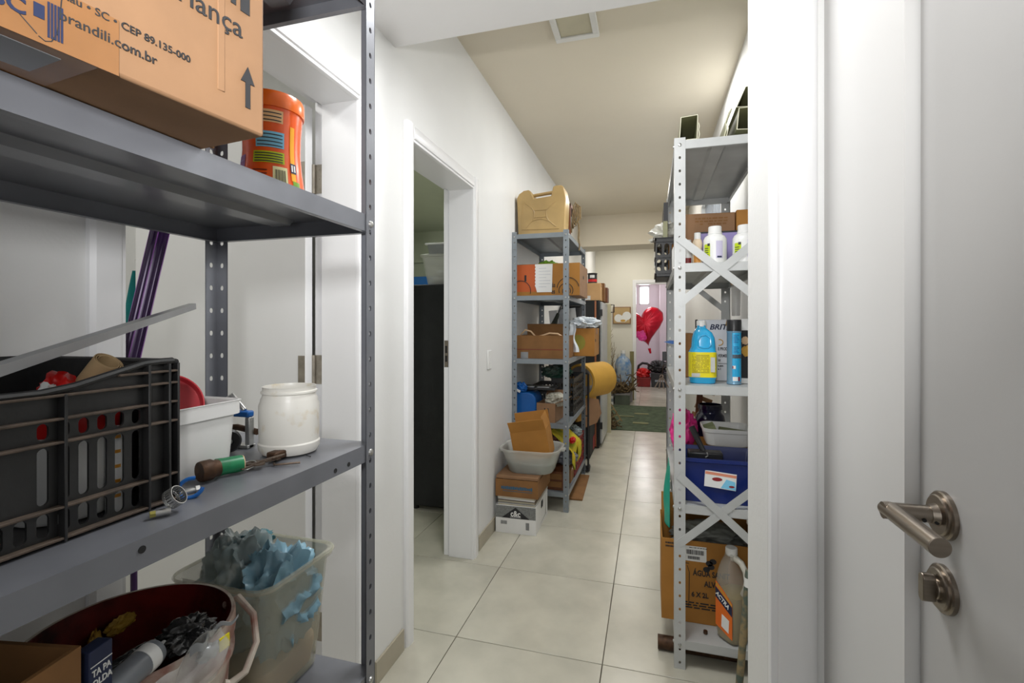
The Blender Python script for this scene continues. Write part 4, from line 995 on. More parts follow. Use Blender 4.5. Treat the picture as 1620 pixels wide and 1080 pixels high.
def mags(z, n, label0, xw=.24, yl_=.34, cy=3.075, cx=-.80):
    for k in range(n):
        t_ = .0085+.003*rg.random(); mm = [M_paper, mat('mag_cream', srgb(196, 186, 160), .6), mat('mag_dark', srgb(70, 60, 50), .5), mat('mag_tan', srgb(150, 128, 96), .6)][k % 4]
        T = thing('magazine', '%s, %s from the top of its pile' % (label0, ['topmost', 'second', 'third', 'fourth', 'fifth', 'sixth'][n-1-k]) if False else label0 % ['lowest', 'second from below', 'third from below', 'fourth from below', 'fifth from below', 'sixth from below'][k], 'magazine', (cx+rg.uniform(-.006, .006), cy+rg.uniform(-.008, .008), z), rg.uniform(-.025, .025), group=label0.split(' %s')[0]+' pile')
        m = MB(); m.box(-xw/2+.002, -yl_/2+.001, .0008, xw/2-.002, yl_/2-.001, t_-.0008); m.build('pages', M_paper if k % 2 else mat('page_edges', srgb(180, 172, 150), .7), T)
        m = MB(); m.box(-xw/2, -yl_/2, 0, xw/2, yl_/2, .0008); m.box(-xw/2, -yl_/2, t_-.0008, xw/2, yl_/2, t_); m.box(-xw/2-.001, -yl_/2, 0, -xw/2, yl_/2, t_); m.build('cover', mm, T)
        z += t_+.0003
    return z
zt = mags(.1725, 5, 'flat magazine between the white carton and the brown carton, %s', .24, .36)
T = carton('cardboard_box', 'brown printed carton in the middle of the floor stack', (-.80, 3.08, zt), 0, .275, .37, .108, M_cardD, 'open', th=.004)
m = MB(); r2 = random.Random(6); x = -.10
while x < .10:
    w3 = r2.uniform(.006, .013); m.box(x, -.1858, .046+.003*r2.random(), x+w3, -.1851, .062+.006*r2.random()); x += w3+.002
m.build('worn_blue_print', mat('worn_blue', srgb(44, 92, 120), .7), T)
m = MB(); m.box(-.09, -.1858, .035, .10, -.1851, .038); m.build('print_line', MT['worn_blue'], T)
zt2 = mags(zt+.0045, 6, 'flat magazine inside the brown stack carton, %s', .25, .34)
zt2 = max(zt2, zt+.1085)
T = carton('cardboard_box', 'flat pale carton lying under the translucent basin', (-.80, 3.08, zt2+.0005), 0, .27, .36, .020, M_card, 'closed', tape=False)
# translucent basin with a tilted carton
zb = zt2+.0213
T = thing('plastic_basin', 'translucent round-cornered basin on top of the floor stack', 'basin', (-.745, 3.085, zb))
tubmesh(.145, .125, .200, .165, .155, rim=.016, t=.003, r=.09).build('shell', M_tubw, T)
m = MB()
for s_ in (-1, 1): m.prism([(s_*.188, -.03), (s_*.216, -.028), (s_*.218, .03), (s_*.188, .03)], .136, .150, 'z')
m.build('grip', M_tubw, T)
m = MB(); ringloft(m, [rr(.142, .122, 0, .085), rr(.158, .135, .055, .09), rr(.154, .131, .058, .09)], True, True); tag(m.build('folded_film', mat('grey_green_contents', srgb(122, 136, 132), .5, var=.25), loc=(-.745, 3.085, zb+.006)), 'grey-green folded film filling the lower half of the basin', 'film')
T = carton('cardboard_box', 'empty tilted cardboard box with raised flaps sitting in the basin', (-.722, 3.07, zb+.098), 0, .235, .17, .185, M_cardO, 'open', {'b': 100, 'f': 112, 'r': 78}, rot=(math.radians(6), math.radians(-9), math.radians(2)), fl=.082)
# cardboard plank on the floor
T = thing('cardboard_sheet', 'brown cardboard sheet lying on the tiles beside the middle shelving', 'cardboard', (-.565, 3.86, .001), rz=math.radians(2))
m = MB(); m.box(-.075, -.30, 0, .075, .30, .012); m.build('sheet', M_cardD, T, bev=.002)
# ------------------------------------------------------------------ beyond the middle shelving
T = thing('rolled_foam', 'large yellow foam sheet rolled with its grey lining showing', 'foam roll', (-.520, 4.50, .795), rz=math.radians(-24))
m = MB()
def fo(u, v):
    if u < .66:
        a = math.radians(-150+u/.66*318); p = Vector((.150*math.cos(a), 0, .158*math.sin(a)))
    else:
        k = (u-.66)/.34; p = Vector((-.147+.10*k, 0, .03-.40*k))
    return Vector((p.x, -.20+.40*v, p.z))
m.sheet(fo, 60, 6, .020); m.soft = True; m.build('foam', M_yell, T)
m = MB()
def fi(u, v):
    q = fo(u*.655, v); return Vector((q.x*.84, q.y, q.z*.84))
m.sheet(fi, 50, 6, .003); m.soft = True; m.build('lining', M_greyf, T)
T = thing('cardboard_sheet', 'ochre cardboard flap standing under the rolled foam', 'cardboard', (-.500, 4.345, .50), rot=(0, math.radians(4), math.radians(20)))
m = MB(); m.prism([(-.075, -.13), (.05, -.07), (.085, .02), (.05, .14), (-.06, .15)], -.004, .004, 'y'); m.build('sheet', M_card, T)
T = thing('hand_truck', 'narrow black metal trolley frame standing at the far end of the middle shelving', 'trolley', (-.535, 4.265, 0))
m = MB(); m.tube([(-.03, 0, .02), (-.03, 0, .87), (.0, 0, .88), (.012, 0, .87), (.012, 0, .02)], .009, 8); m.build('frame', M_black, T)
m = MB(); m.box(-.05, -.02, .02, .02, .12, .03); m.build('toe_plate', M_black, T)
for z in (.15, .5):
    m = MB(); m.cyl((-.03, 0, z), (.012, 0, z), .006, n=8); m.build('crossbar', M_black, T)
for sx_ in (-.045, .0):
    m = MB(); m.cyl((sx_, .06, .03), (sx_+.02, .06, .03), .028, n=20); m.build('wheel', M_black, T)
T = thing('black_speaker', 'low black box with a thin red drawing and red foot, under the rolled foam', 'speaker', (-.56, 4.85, 0))
m = MB(); m.box(-.36, -.15, .005, 0, .28, .60); m.build('body', M_blackm, T, bev=.006)
m = MB(); m.tube([(.001, -.06, .46), (.001, .02, .36), (.001, .10, .46), (.001, .06, .52), (.001, .02, .47), (.001, -.02, .52), (.001, -.06, .46)], .004, 6); m.build('red_drawing', M_garn, T)
m = MB(); m.box(.0, .10, .03, .003, .28, .16); m.build('red_panel', M_garn, T)
T = thing('tall_cabinet', 'tall black cabinet with a copper edge strip and a light grey side door', 'cabinet', (-.515, 5.50, 0))
m = MB(); m.box(-.40, -.36, .01, 0, .38, 1.565); m.build('body', M_blackm, T, bev=.003)
m = MB(); m.box(-.048, -.364, .02, -.030, -.36, 1.56); m.build('copper_strip', M_copper, T)
m = MB(); m.box(.003, -.30, .04, .024, .37, 1.55); m.build('door', M_steelC, T, bev=.003)
for z in (.2, 1.40):
    m = MB(); m.box(.0, -.335, z, .03, -.303, z+.07); m.build('hinge', M_black, T)
T = thing('leaning_board', 'tall thin beige board with a black metal catch leaning beyond the cabinets', 'board', (-.50, 5.95, 0))
m = MB(); m.box(-.06, -.01, 0, .045, .012, 1.56); m.build('board', mat('beige_board', srgb(196, 188, 156), .6), T); m = MB(); m.tube([(.045, 0, 1.46), (.08, 0, 1.46), (.08, 0, 1.55), (.045, 0, 1.55)], .007, 6); m.box(-.07, -.022, 1.42, -.02, -.011, 1.50); m.build('catch', M_black, T)
# on the cabinets
T = thing('paint_can', 'black and red labelled paint can on a carton above the tall cabinet', 'can', (-.600, 5.26, 1.7515))
m = MB(); m.lathe([(.050, 0), (.052, .003), (.052, .012), (.050, .015), (.050, .1), (.053, .103), (.053, .112), (.047, .112), (.046, .106), (0, .106)], 28); m.build('body', M_ink, T)
m = MB(); wraplabel(m, .050, .018, .045, -2.6, .2, 16); m.build('red_band', M_red, T); m = MB(); wraplabel(m, .050, .06, .09, -2.0, -1.0, 10); m.build('white_print', M_white, T)
T = carton('cardboard_box', 'pale upright carton on the tall cabinet under the paint can', (-.600, 5.26, 1.5662), 0, .19, .18, .184, M_cardL, 'closed')
m = MB(); m.box(-.07, -.0912, .005, -.01, -.0903, .05); m.build('label', M_paper, T)
carton('cardboard_box', 'brown carton on the tall cabinet behind the paint can', (-.545, 5.46, 1.5662), 0, .12, .16, .20, M_cardD, 'closed')
T = carton('cardboard_box', 'red-brown printed box at the far end of the tall cabinet top', (-.535, 5.72, 1.5662), 0, .13, .2, .17, M_wood, 'closed', tape=False)
m = MB(); m.box(-.03, -.1012, .04, .03, -.1003, .17); m.build('pale_print', M_lilac, T)
T = thing('framed_box', 'shallow box frame with a white cloud print hung on the far cream wall', 'picture', (-.48, BY, 1.335))
m = MB(); m.box(-.155, -.05, 0, .155, 0, .30); m.build('frame', M_card, T, bev=.003)
m = MB(); m.box(-.14, -.0515, .015, .135, -.05, .285); m.build('backing', mat('tan_print', srgb(190, 160, 112), .7), T)
m = MB()
for cx_, cz_, r_ in ((-.06, .10, .07), (.03, .09, .065), (.085, .14, .075), (-.02, .07, .05)): m.prism([(cx_+r_*math.cos(2*PI*k/24), max(.03, cz_+r_*math.sin(2*PI*k/24))) for k in range(24)], -.0530+.0003*cz_, -.0515, 'y')
m.build('cloud_print', M_paper, T)
m = MB(); m.prism([(.02+.045*math.cos(2*PI*k/20), .055+.02*math.sin(2*PI*k/20)) for k in range(20)], -.0545, -.0531, 'y'); m.build('amber_print', M_yell, T)
# sticks, water bottle, roots
T = thing('water_bottle', 'large blue translucent water bottle standing by the far doorway', 'bottle', (-.45, 8.60, .20))
m = MB(); m.lathe([(.12, 0), (.14, .02), (.135, .1), (.142, .16), (.135, .22), (.142, .28), (.142, .42), (.11, .52), (.045, .58), (.035, .64), (0, .64)], 28); m.build('body', mat('blue_bottle', srgb(96, 140, 190), .15, var=.4, scale=12, alpha=.85, col2=srgb(190, 200, 206)), T)
m = MB(); m.lathe([(.04, .62), (.04, .67), (0, .67)], 16); m.build('cap', M_white, T)
T = thing('cabinet_box', 'low grey board crate under the blue water bottle', 'crate', (-.45, 8.60, 0)); m = MB(); m.box(-.16, -.16, 0, .16, .16, .199); m.build('body', M_greyf, T, bev=.004)
T = thing('olive_board', 'narrow olive board leaning by the far door frame', 'board', (-.29, 8.70, 0)); m = MB(); m.box(-.05, -.012, 0, .02, .012, .85); m.build('board', mat('olive_board', srgb(132, 124, 82), .7), T)
rg = random.Random(12)
T = thing('stick_bundle', 'bundle of dry branching sticks standing in the far left corner', 'sticks', (-.68, 8.50, .002))
m = MB()
for k in range(34):
    x, y = rg.uniform(-.12, .12), rg.uniform(-.12, .12); h = rg.uniform(.75, 1.38)*(1-.25*(x > .03)); p = [Vector((x*.5, y*.5, 0))]
    for j in range(6): p.append(p[-1]+Vector((rg.uniform(-.025, .03)+x*.08, rg.uniform(-.02, .02), h/6)))
    m.tube(p, [.009-.001*j for j in range(7)], 5)
    for j in (2, 3, 4, 5):
        d2 = Vector((rg.uniform(-.09, .10), rg.uniform(-.05, .05), rg.uniform(.03, .10))); m.tube([p[j], p[j]+d2*.6, p[j]+d2+Vector((0, 0, .02))], [.005, .004, .003], 4)
m.build('branches', M_straw, T)
T['group'] = 'dry sticks and roots'
for nm, lb, cx_, cy_, cz_, sc_, sd_ in (('root_heap', 'heap of tangled dry brown roots in front of the water bottle', -.46, 8.22, .19, 1.02, 3), ('root_heap', 'smaller dark root heap lying on the green rug edge', -.53, 6.22, .012, .62, 5)):
    T = thing(nm, lb, 'roots', (cx_, cy_, cz_), group='dry sticks and roots'); rg = random.Random(sd_); m = MB()
    for k in range(46):
        p = [Vector((rg.uniform(-.15, .15), rg.uniform(-.15, .15), rg.uniform(.01, .10)))*sc_]
        for j in range(6):
            q = p[-1]+Vector((rg.uniform(-.08, .08), rg.uniform(-.08, .08), rg.uniform(-.06, .085)))*sc_; q.z = max(.012, min(.33*sc_, q.z)); p.append(q)
        m.tube(p, [r_*sc_ for r_ in (.016, .015, .013, .011, .009, .007, .005)], 5)
    m.build('roots', M_bark, T)
T = thing('paper_stack', 'stack of grey trays and papers on the floor under the roots', 'stack', (-.60, 8.24, 0))
for k in range(4):
    m = MB(); m.box(-.17, -.16, .002+.048*k, .02, .16, .046+.048*k); m.build('tray', (M_paper, M_steelB, M_paper, M_greyf)[k], T, bev=.003)
T = thing('green_box', 'low green-grey box on the floor below the root heap', 'box', (-.44, 8.25, 0)); m = MB(); m.box(-.12, -.16, .001, .12, .16, .16); m.build('body', mat('green_grey_box', srgb(90, 98, 84), .6, var=.3), T, bev=.003); m = MB(); m.box(-.125, -.165, .16, .125, .165, .185); m.build('lid', M_greyf, T, bev=.003)
T = thing('slat_frame', 'small wooden slat frame leaning against the dark root heap', 'frame', (-.34, 6.28, -.02), rot=(0, math.radians(-32), math.radians(15)))
for x in (-.05, .05):
    m = MB(); m.box(x-.008, -.01, .09, x+.008, .01, .42); m.build('rail', M_straw, T)
for z in (.12, .2, .28, .36):
    m = MB(); m.box(-.055, -.007, z-.006, .055, .007, z+.006); m.build('rung', M_straw, T)
# rug
T = thing('rug', 'worn green patterned rug across the far end of the corridor', 'rug', (-.14, 7.05, .001))
m = MB()
def rg_(u, v): return Vector((-.50+1.06*u, -.92+1.92*v+.05*(u-.5), .006+.002*math.sin(u*9+v*5)))
m.sheet(rg_, 24, 24, .006); m.build('pile', M_mat, T)
for x, y, w2, h2 in ((.02, -.45, .10, .05), (.02, .25, .10, .05), (.43, -.1, .05, .62), (-.28, .0, .2, .03)):
    m = MB(); m.box(x-w2, y-h2, .008, x+w2, y+h2, .0115); m.build('woven_figure', M_matb, T)
# back room
T = thing('heart_balloon', 'large red and pink heart-shaped foil balloon in the room beyond', 'balloon', (-.13, 10.2, 1.32), rot=(0, math.radians(-14), math.radians(12)))
T.scale = (1.55, 1.3, 1.5)
m = MB(); m.soft = True
def hc(t): return (16*math.sin(t)**3/17*.30, (13*math.cos(t)-5*math.cos(2*t)-2*math.cos(3*t)-math.cos(4*t))/17*.30)
for sg in (-1, 1):
    def hs(u, v, sg=sg):
        x, z = hc(2*PI*u); q = v; dpt = .115*math.sqrt(max(0, 1-q**2.2))
        wr = (1+.012*math.sin(u*2*PI*22))*q
        return Vector((x*q*(wr/q if q else 1), sg*dpt*(1+.06*math.sin(u*2*PI*22)*q), z*q+.02*(1-q)))
    m.sheet(hs, 88, 12)
bmesh.ops.remove_doubles(m.bm, verts=m.bm.verts, dist=.0015)
m.build('foil', M_heart, T)
m = MB(); m.blob((-.06, -.075, -.12), (.07, .035, .08), .15, 4, 2, 4); m.build('pink_panel', M_magenta, T)
m = MB(); m.cyl((0, 0, -.40), (0, 0, -.33), .012, .02, n=8); m.build('valve', M_heart, T)
T = thing('plastic_bin', 'small red bin on the floor of the room beyond', 'bin', (-.13, 10.75, 0)); m = MB(); m.taper(0, 0, 0, .20, .26, .24, .30, .28); m.build('body', M_redd, T, bev=.01)
tag(crumple((-.14, 10.75, .28), (.14, .12, .10), 81, .3, zmin=.205).build('red_bag', M_red), 'red bag heaped on the small red bin', 'bag')
T = thing('plastic_bin', 'black storage bin on the floor of the room beyond', 'bin', (.20, 10.75, 0)); m = MB(); m.taper(0, 0, 0, .30, .34, .26, .38, .30); m.build('body', M_black, T, bev=.01); m = MB(); m.box(-.10, -.152, .12, .10, -.146, .16); m.build('grip', M_steelB, T)
tag(crumple((.17, 10.74, .43), (.20, .13, .12), 82, .28, zmin=.305).build('dark_bag', M_bagb), 'black bag heaped on the black storage bin', 'bag')
T = thing('bag_strap', 'dark curved hose looped from the wall to the black bag', 'hose', (-.14, 10.9, 0)); m = MB(); m.tube([(-.12, .1, .3), (-.1, .1, .42), (-.02, .1, .48), (.08, .1, .47), (.16, .05, .40)], .028, 10); m.build('hose', M_black, T)
T = thing('tall_closet', 'tall closed lilac-white closet door in the room beyond', 'closet', (.42, 11.0, 0)); m = MB(); m.box(-.22, 0, .0, .4, .28, 2.4); m.build('body', M_pinkw, T, bev=.003); m = MB(); m.box(-.21, -.018, .02, .1, 0, 2.38); m.build('door', M_pinkw, T, bev=.003); m = MB(); m.box(.0, -.05, 1.0, .06, -.018, 1.02); m.build('handle', M_nickel, T)
# middle room
T = thing('black_cabinet', 'black fabric-covered tall case standing in the middle room', 'cabinet', (-1.40, 3.26, 0))
m = MB(); m.box(-.245, -.19, .03, .235, .19, 1.583); m.build('case', M_blackm, T, bev=.012)
for x in (-.20, .19):
    for y in (-.15, .15):
        m = MB(); m.cyl((x, y, 0), (x, y, .03), .02, n=12); m.build('foot', M_black, T)
for z in (.25, .7, 1.15):
    m = MB(); m.box(-.2555, -.06, z, -.245, -.02, z+.08); m.build('latch', M_black, T, bev=.002)
T = thing('storage_tub', 'frosted storage bin full of folded things on the black case', 'tub', (-1.375, 3.26, 1.5842))
tubmesh(.155, .13, .20, .16, .215, rim=.01, t=.003, r=.03).build('shell', M_tubw, T)
for k, mm in enumerate((M_greyf, M_paper, M_alu, M_clothw)):
    m = MB(); m.box(-.12+.01*k, -.11, .010+.024*k, .14, .11, .030+.024*k); m.build('folded_contents', mm, T, bev=.006)
m = MB(); m.blob((.07, -.06, .125), (.06, .04, .022), .2, 3, 2, 3); m.build('teal_contents', M_teal, T)
T = thing('storage_tub', 'small grey tub stacked on top of the frosted bin', 'tub', (-1.33, 3.26, 1.8002)); m = MB(); m.taper(0, 0, 0, .07, .38, .22, .40, .24); m.build('body', M_alu, T, bev=.004); m = MB(); m.box(-.215, -.13, .07, .215, .13, .082); m.build('lid', M_white, T, bev=.003)
T = thing('wall_cabinet', 'cream cabinet against the far wall of the middle room', 'cabinet', (-2.62, 5.10, 0)); m = MB(); m.box(-.5, -.22, 0, .5, .22, 1.72); m.build('body', M_wallfar, T, bev=.003); m = MB(); m.box(-.002, -.223, .05, .002, -.22, 1.7); m.build('door_gap', M_dark, T)
T = thing('blue_box', 'flat bright blue box on the cream cabinet in the middle room', 'box', (-2.62, 5.05, 1.7212)); m = MB(); m.box(-.4, -.15, 0, .4, .15, .125); m.build('body', M_bluewall, T, bev=.003)

# ------------------------------------------------------------------ right shelving
C0, C1, C2, C3, C4 = .1092, .6212, 1.0692, 1.5282, 1.9912
def profile(label, pts, y0, y1, loc, rot=None):
    T = thing('hollow_profile', label, 'plastic profile', loc, rot=rot, group='hollow profiles on the right shelving')
    m = MB(); n = len(pts); th = .0022; cx_ = sum(p[0] for p in pts)/n; cz_ = sum(p[1] for p in pts)/n
    inn = [(cx_+(a-cx_)*(1-2*th/.06), cz_+(b-cz_)*(1-2*th/.09)) for a, b in pts]
    R = [[m.bm.verts.new((a, y, b)) for a, b in q] for q, y in ((pts, y0), (pts, y1), (inn, y1), (inn, y0))]
    for A, B in zip(R[:3], R[1:]):
        for i in range(n): m.face([A[i], A[(i+1) % n], B[(i+1) % n], B[i]])
    m.build('tube', M_pvc, T)
    m = MB(); R = [[m.bm.verts.new((a, y, b)) for a, b in q] for q, y in ((pts, y0-.0006), (inn, y0-.0006), (inn, y0), (pts, y0))]
    for A, B in zip(R, R[1:]+R[:1]):
        for i in range(n): m.face([A[i], A[(i+1) % n], B[(i+1) % n], B[i]])
    m.build('cut_edge', M_pvce, T)
    return T
T = profile('upright rectangular hollow profile at the left end of the top right shelf', [(0, 0), (.064, 0), (.066, .045), (.067, .092), (.006, .088), (.003, .045)], 0, .85, (.106, 1.925, C4))
m = MB(); m.tube([(.0685, .0, .0), (.0725, 0, .018), (.069, 0, .034), (.072, 0, .048), (.0685, 0, .060)], .0018, 5); m.build('web', M_pvce, T)
profile('tilted hollow profile leaning at the right of the top right shelf', [(0, 0), (.085, 0), (.085, .085), (.002, .079)], 0, .85, (.305, 1.925, C4+.020), rot=(0, math.radians(4), 0))
profile('uppermost hollow profile stacked on the tilted one', [(0, 0), (.085, -.006), (.085, .075), (.032, .072)], 0, .85, (.304, 1.93, C4+.104))
T = thing('profile_strip', 'ribbed narrow profile strip beside the tilted hollow profile', 'plastic profile', (.262, 1.93, C4))
m = MB(); m.prism([(0, 0), (.006, 0), (.012, .03), (.010, .05), (.024, .085), (.030, .10), (.025, .102), (.016, .088), (.004, .052), (.006, .032)], 0, .84, 'y'); m.build('strip', M_pvc, T)
m = MB(); m.tube([(.002, -.001, 0), (.009, -.001, .03), (.006, -.001, .052), (.020, -.001, .088), (.028, -.001, .102)], .0018, 5); m.tube([(.010, -.001, 0), (.016, -.001, .03), (.013, -.001, .052)], .0018, 5); m.build('cut_edge', M_pvce, T)
T = thing('black_bar', 'short black bar lying on the top right shelf', 'bar', (.2, 2.05, C4)); m = MB(); m.box(-.02, 0, 0, .03, .6, .02); m.build('bar', M_black, T, bev=.002, rot=(0, -.12, 0))
T = thing('hanging_board', 'dark strip board leaning on the outer edge of the top right shelf', 'board', (.074, 2.45, 1.80)); m = MB(); m.box(-.010, 0, 0, .010, .30, .09); m.build('dark_end', M_black, T); m = MB(); m.box(-.012, 0, -.10, .008, .3, 0); m.build('pale_face', M_pvc, T)
# second shelf: pesticide bottles
def big_bottle(label, x, y, rz_=0.):
    T = thing('white_bottle', label, 'bottle', (x, y, C3), rz_, group='white screw-cap bottles on the right shelving')
    m = MB(); m.lathe([(.036, 0), (.041, .003), (.042, .010), (.0425, .085), (.042, .098), (.036, .110), (.024, .118), (.021, .121)], 36); m.build('body', M_white, T)
    m = MB(); m.lathe([(.0245, .117), (.0262, .119), (.0262, .124), (.0245, .125), (.0240, .147), (.0225, .149), (0, .149)], 24); m.build('cap', M_white, T)
    m = MB(); wraplabel(m, .0423, .028, .078, -2.75, -2.1, 8); m.build('lime_label', M_lime, T)
    m = MB(); wraplabel(m, .0423, .070, .080, -2.35, -2.12, 5, off=.001); 
    for k in range(4): wraplabel(m, .0423, .036+.008*k, .039+.008*k, -2.68, -2.25, 6, off=.001)
    m.build('label_print', M_ink2, T)
    m = MB(); wraplabel(m, .0423, .022, .088, -1.6, -1.0, 8); m.build('lilac_label', mat('pale_lilac_label', srgb(206, 200, 224), .4), T)
    m = MB(); wraplabel(m, .0423, .024, .030, -1.5, -1.1, 6, off=.001); m.build('brand_print', M_navy, T)
    return T
big_bottle('white screw-cap bottle with a lime label, behind the crossing of the braces', .243, 2.02)
big_bottle('white screw-cap bottle with a lime label, half hidden by the wall pier', .348, 2.02, .1)
def small_bottle(label, x, y, mm, r=.020, h=.115, lab=None):
    T = thing('small_bottle', label, 'bottle', (x, y, C3))
    m = MB(); m.lathe([(r*.9, 0), (r, .004), (r, h*.35), (r*.86, h*.5), (r, h*.68), (r*.8, h*.78), (r*.55, h*.82)], 24); m.build('body', mm, T)
    m = MB(); m.lathe([(r*.62, h*.80), (r*.66, h*.83), (r*.64, h), (0, h)], 20); m.build('cap', M_white, T)
    if lab: m = MB(); wraplabel(m, r, .012, h*.32, -2.4, -1.0, 8); m.build('print', lab, T)
small_bottle('small cream bottle with an orange print beside the lime-labelled bottle', .180, 2.03, mat('cream_bottle', srgb(228, 208, 180), .35), .019, .130, mat('orange_print2', srgb(206, 140, 60), .4))
small_bottle('small white bottle with a red label right behind the shelf post', .147, 2.06, M_white, .020, .108, M_redd)
T = thing('white_canister', 'white smooth canister at the left edge of the second shelf', 'canister', (.080, 2.12, C3+.0))
m = MB(); m.lathe([(.028, 0), (.031, .006), (.031, .09), (.026, .105), (.018, .112), (.018, .125), (0, .127)], 24); m.build('body', M_white, T)
T.location = (.122, 2.20, C3)
T = thing('lilac_folder', 'lilac plastic folder box standing behind the white bottles', 'folder', (.295, 2.16, C3)); m = MB(); m.box(-.11, -.02, 0, .10, .02, .150); m.build('shell', M_lilac, T, bev=.004); m = MB(); m.box(-.112, -.022, .147, .102, .022, .153); m.build('dark_edge', M_black, T)
T = carton('cardboard_box', 'long brown carton lying behind the lilac folder', (.240, 2.33, C3), math.radians(3), .20, .24, .245, M_card, 'closed')
m = MB(); scribble(m, (-.06, -.1206, .22), (1, 0, 0), (0, 0, 1), 3, .13, .012, .9, 3); m.build('print', M_cardD, T)
carton('cardboard_box', 'ochre carton at the wall side of the second right shelf', (.374, 2.30, C3), 0, .05, .2, .25, M_cardO, 'closed', tape=False)
T = crate('plastic_crate', 'black slotted crate jutting out over the corridor from the right shelving', (.112, 2.585, C3), 0, .17, .30, .19, M_crate, 2, 5)
T = carton('cardboard_box', 'upright brown carton standing in the jutting black crate', (.125, 2.53, C3+.006), 0, .07, .14, .16, M_cardO, 'open', th=.003)
T = thing('paper_label', 'white paper tag wedged on the side of the jutting black crate', 'label', (.022, 2.62, C3+.06)); m = MB(); m.box(-.001, -.05, 0, .001, .05, .08); m.build('sheet', M_paper, T)
tag(crumple((.105, 2.66, C3+.235), (.10, .11, .062), 91, .2).build('white_bag', mat('white_film', srgb(226, 224, 214), .6, var=.06)), 'white crumpled bag on top of the jutting black crate', 'bag')
T = thing('wire_loop', 'thin reddish wire loop sticking out of the jutting black crate', 'wire', (.035, 2.60, C3+.17)); m = MB(); m.tube([(.03, 0, -.03), (0, 0, .0), (-.02, 0, .03), (-.018, 0, .05), (.0, 0, .055), (.03, 0, .04)], .002, 6); m.build('wire', M_rust, T)
# third shelf
T = thing('bleach_bottle', 'bright blue bottle with a yellow label and moulded handle on the right shelving', 'bottle', (.197, 2.02, C2))
def sec(cx_, hw, hd, z, k=28, e=3.4):
    out = []
    for i in range(k):
        t = 2*PI*i/k; c_, s_ = math.cos(t), math.sin(t); q = (abs(c_)**e+abs(s_)**e)**(-1/e); out.append((cx_+hw*q*c_, hd*q*s_, z))
    return out
m = MB(); ringloft(m, [sec(0, .044, .030, 0), sec(0, .0475, .033, .004), sec(0, .0475, .033, .018), sec(0, .0505, .036, .022), sec(0, .0505, .036, .122), sec(0, .0475, .034, .126), sec(.003, .0440, .031, .140), sec(.003, .0415, .030, .175), sec(.001, .034, .027, .196), sec(-.004, .020, .020, .212), sec(-.004, .016, .016, .216), sec(-.004, .016, .016, .224)], True, True)
m.build('body', M_sky, T, ang=50)
m = MB(); m.lathe([(.0175, .220), (.0178, .240), (.0165, .243), (0, .243)], 20, c=(-.004, 0, 0)); m.build('cap', M_white, T)
m = MB(); m.tube([(-.016, -.0290, .142), (-.018, -.0305, .165), (-.008, -.029, .184), (.010, -.0285, .188), (.026, -.0285, .176), (.028, -.0305, .150), (.018, -.031, .138), (.0, -.031, .137), (-.016, -.0295, .142)], .0036, 8, cap=False); m.build('handle_moulding', M_sky, T)
m = MB(); ringloft(m, [sec(0, .0512, .0367, .024), sec(0, .0512, .0367, .121)], False, False); m.build('label', M_yellow, T)
m = MB(); scribble(m, (-.040, -.0372, .108), (1, 0, 0), (0, 0, 1), 12, .030, .006, .9, 5); scribble(m, (-.008, -.0372, .108), (1, 0, 0), (0, 0, 1), 12, .030, .006, .9, 6); m.build('label_print', mat('olive_print2', srgb(170, 154, 20), .4), T)
m = MB(); m.box(.026, -.0376, .045, .042, -.0368, .102); m.build('white_print', mat('pale_grey_label', srgb(196, 196, 190), .4), T)
m = MB(); m.box(-.042, -.0376, .026, -.012, -.0368, .040); m.build('white_print', MT['pale_grey_label'], T)
T = thing('spray_can', 'blue aerosol can with a black cap on the right shelving', 'can', (.309, 2.005, C2))
m = MB(); m.lathe([(.0245, 0), (.0265, .002), (.0265, .006), (.0255, .008), (.0255, .196), (.0265, .198), (.0265, .202), (.023, .206)], 36); m.build('body', mat('steel_blue_can', srgb(120, 160, 186), .25, .3), T)
m = MB(); m.lathe([(.0262, .202), (.0262, .243), (.025, .246), (0, .246)], 32); m.build('cap', M_black, T)
m = MB(); wraplabel(m, .0255, .012, .196, -1.95, -.5, 14); m.build('label', M_sky, T)
m = MB(); wraplabel(m, .0255, .100, .114, -1.93, -.6, 12, off=.001); m.build('dark_band', mat('slate_print', srgb(70, 84, 96), .4), T)
m = MB(); wraplabel(m, .0255, .060, .072, -1.90, -1.5, 6, off=.001); m.build('white_print', M_white, T)
m = MB(); wraplabel(m, .0255, .014, .030, -1.90, -1.2, 8, off=.001); m.build('white_print', M_white, T)
m = MB(); wraplabel(m, .0255, .061, .071, -1.93, -1.80, 4, off=.0014); m.build('red_print', M_garn, T)
m = MB(); wraplabel(m, .0255, .014, .030, -1.15, -.85, 5, off=.001); m.build('red_print', M_garn, T)
m = MB()
for k in range(13):
    if k != 5 and k != 6: wraplabel(m, .0255, .120+.0055*k, .1222+.0055*k, -1.80, -1.0-.12*(k % 3), 8, off=.001)
m.build('small_print', mat('deep_blue_print', srgb(20, 90, 150), .4), T)
T = thing('white_box', 'white printed carton behind the blue bottle', 'box', (.305, 2.17, C2))
m = MB(); m.box(-.115, -.06, 0, .12, .06, .248); m.build('carton', mat('glossy_white_card', srgb(212, 214, 220), .5, var=.04), T, bev=.002)
text('lettering', 'BRITA', .030, M_navy, T, (-.072, -.0604, .208), RF, bold=.0008, sx=1.05, shear=.25)
for k, (tx, z, sz) in enumerate((('E PRODUTO', .124, .017), ('VERMELHA', .096, .017), ('W', .077, .016), ('e para', .058, .010), ('e 1', .044, .012))): text('lettering', tx, sz, M_ink, T, (-.040, -.0604, z), RF, bold=.0004, sx=.62 if k < 3 else .8)
m = MB(); m.box(-.038, -.0607, .069, .0, -.0601, .071); m.build('print_line', M_ink, T)
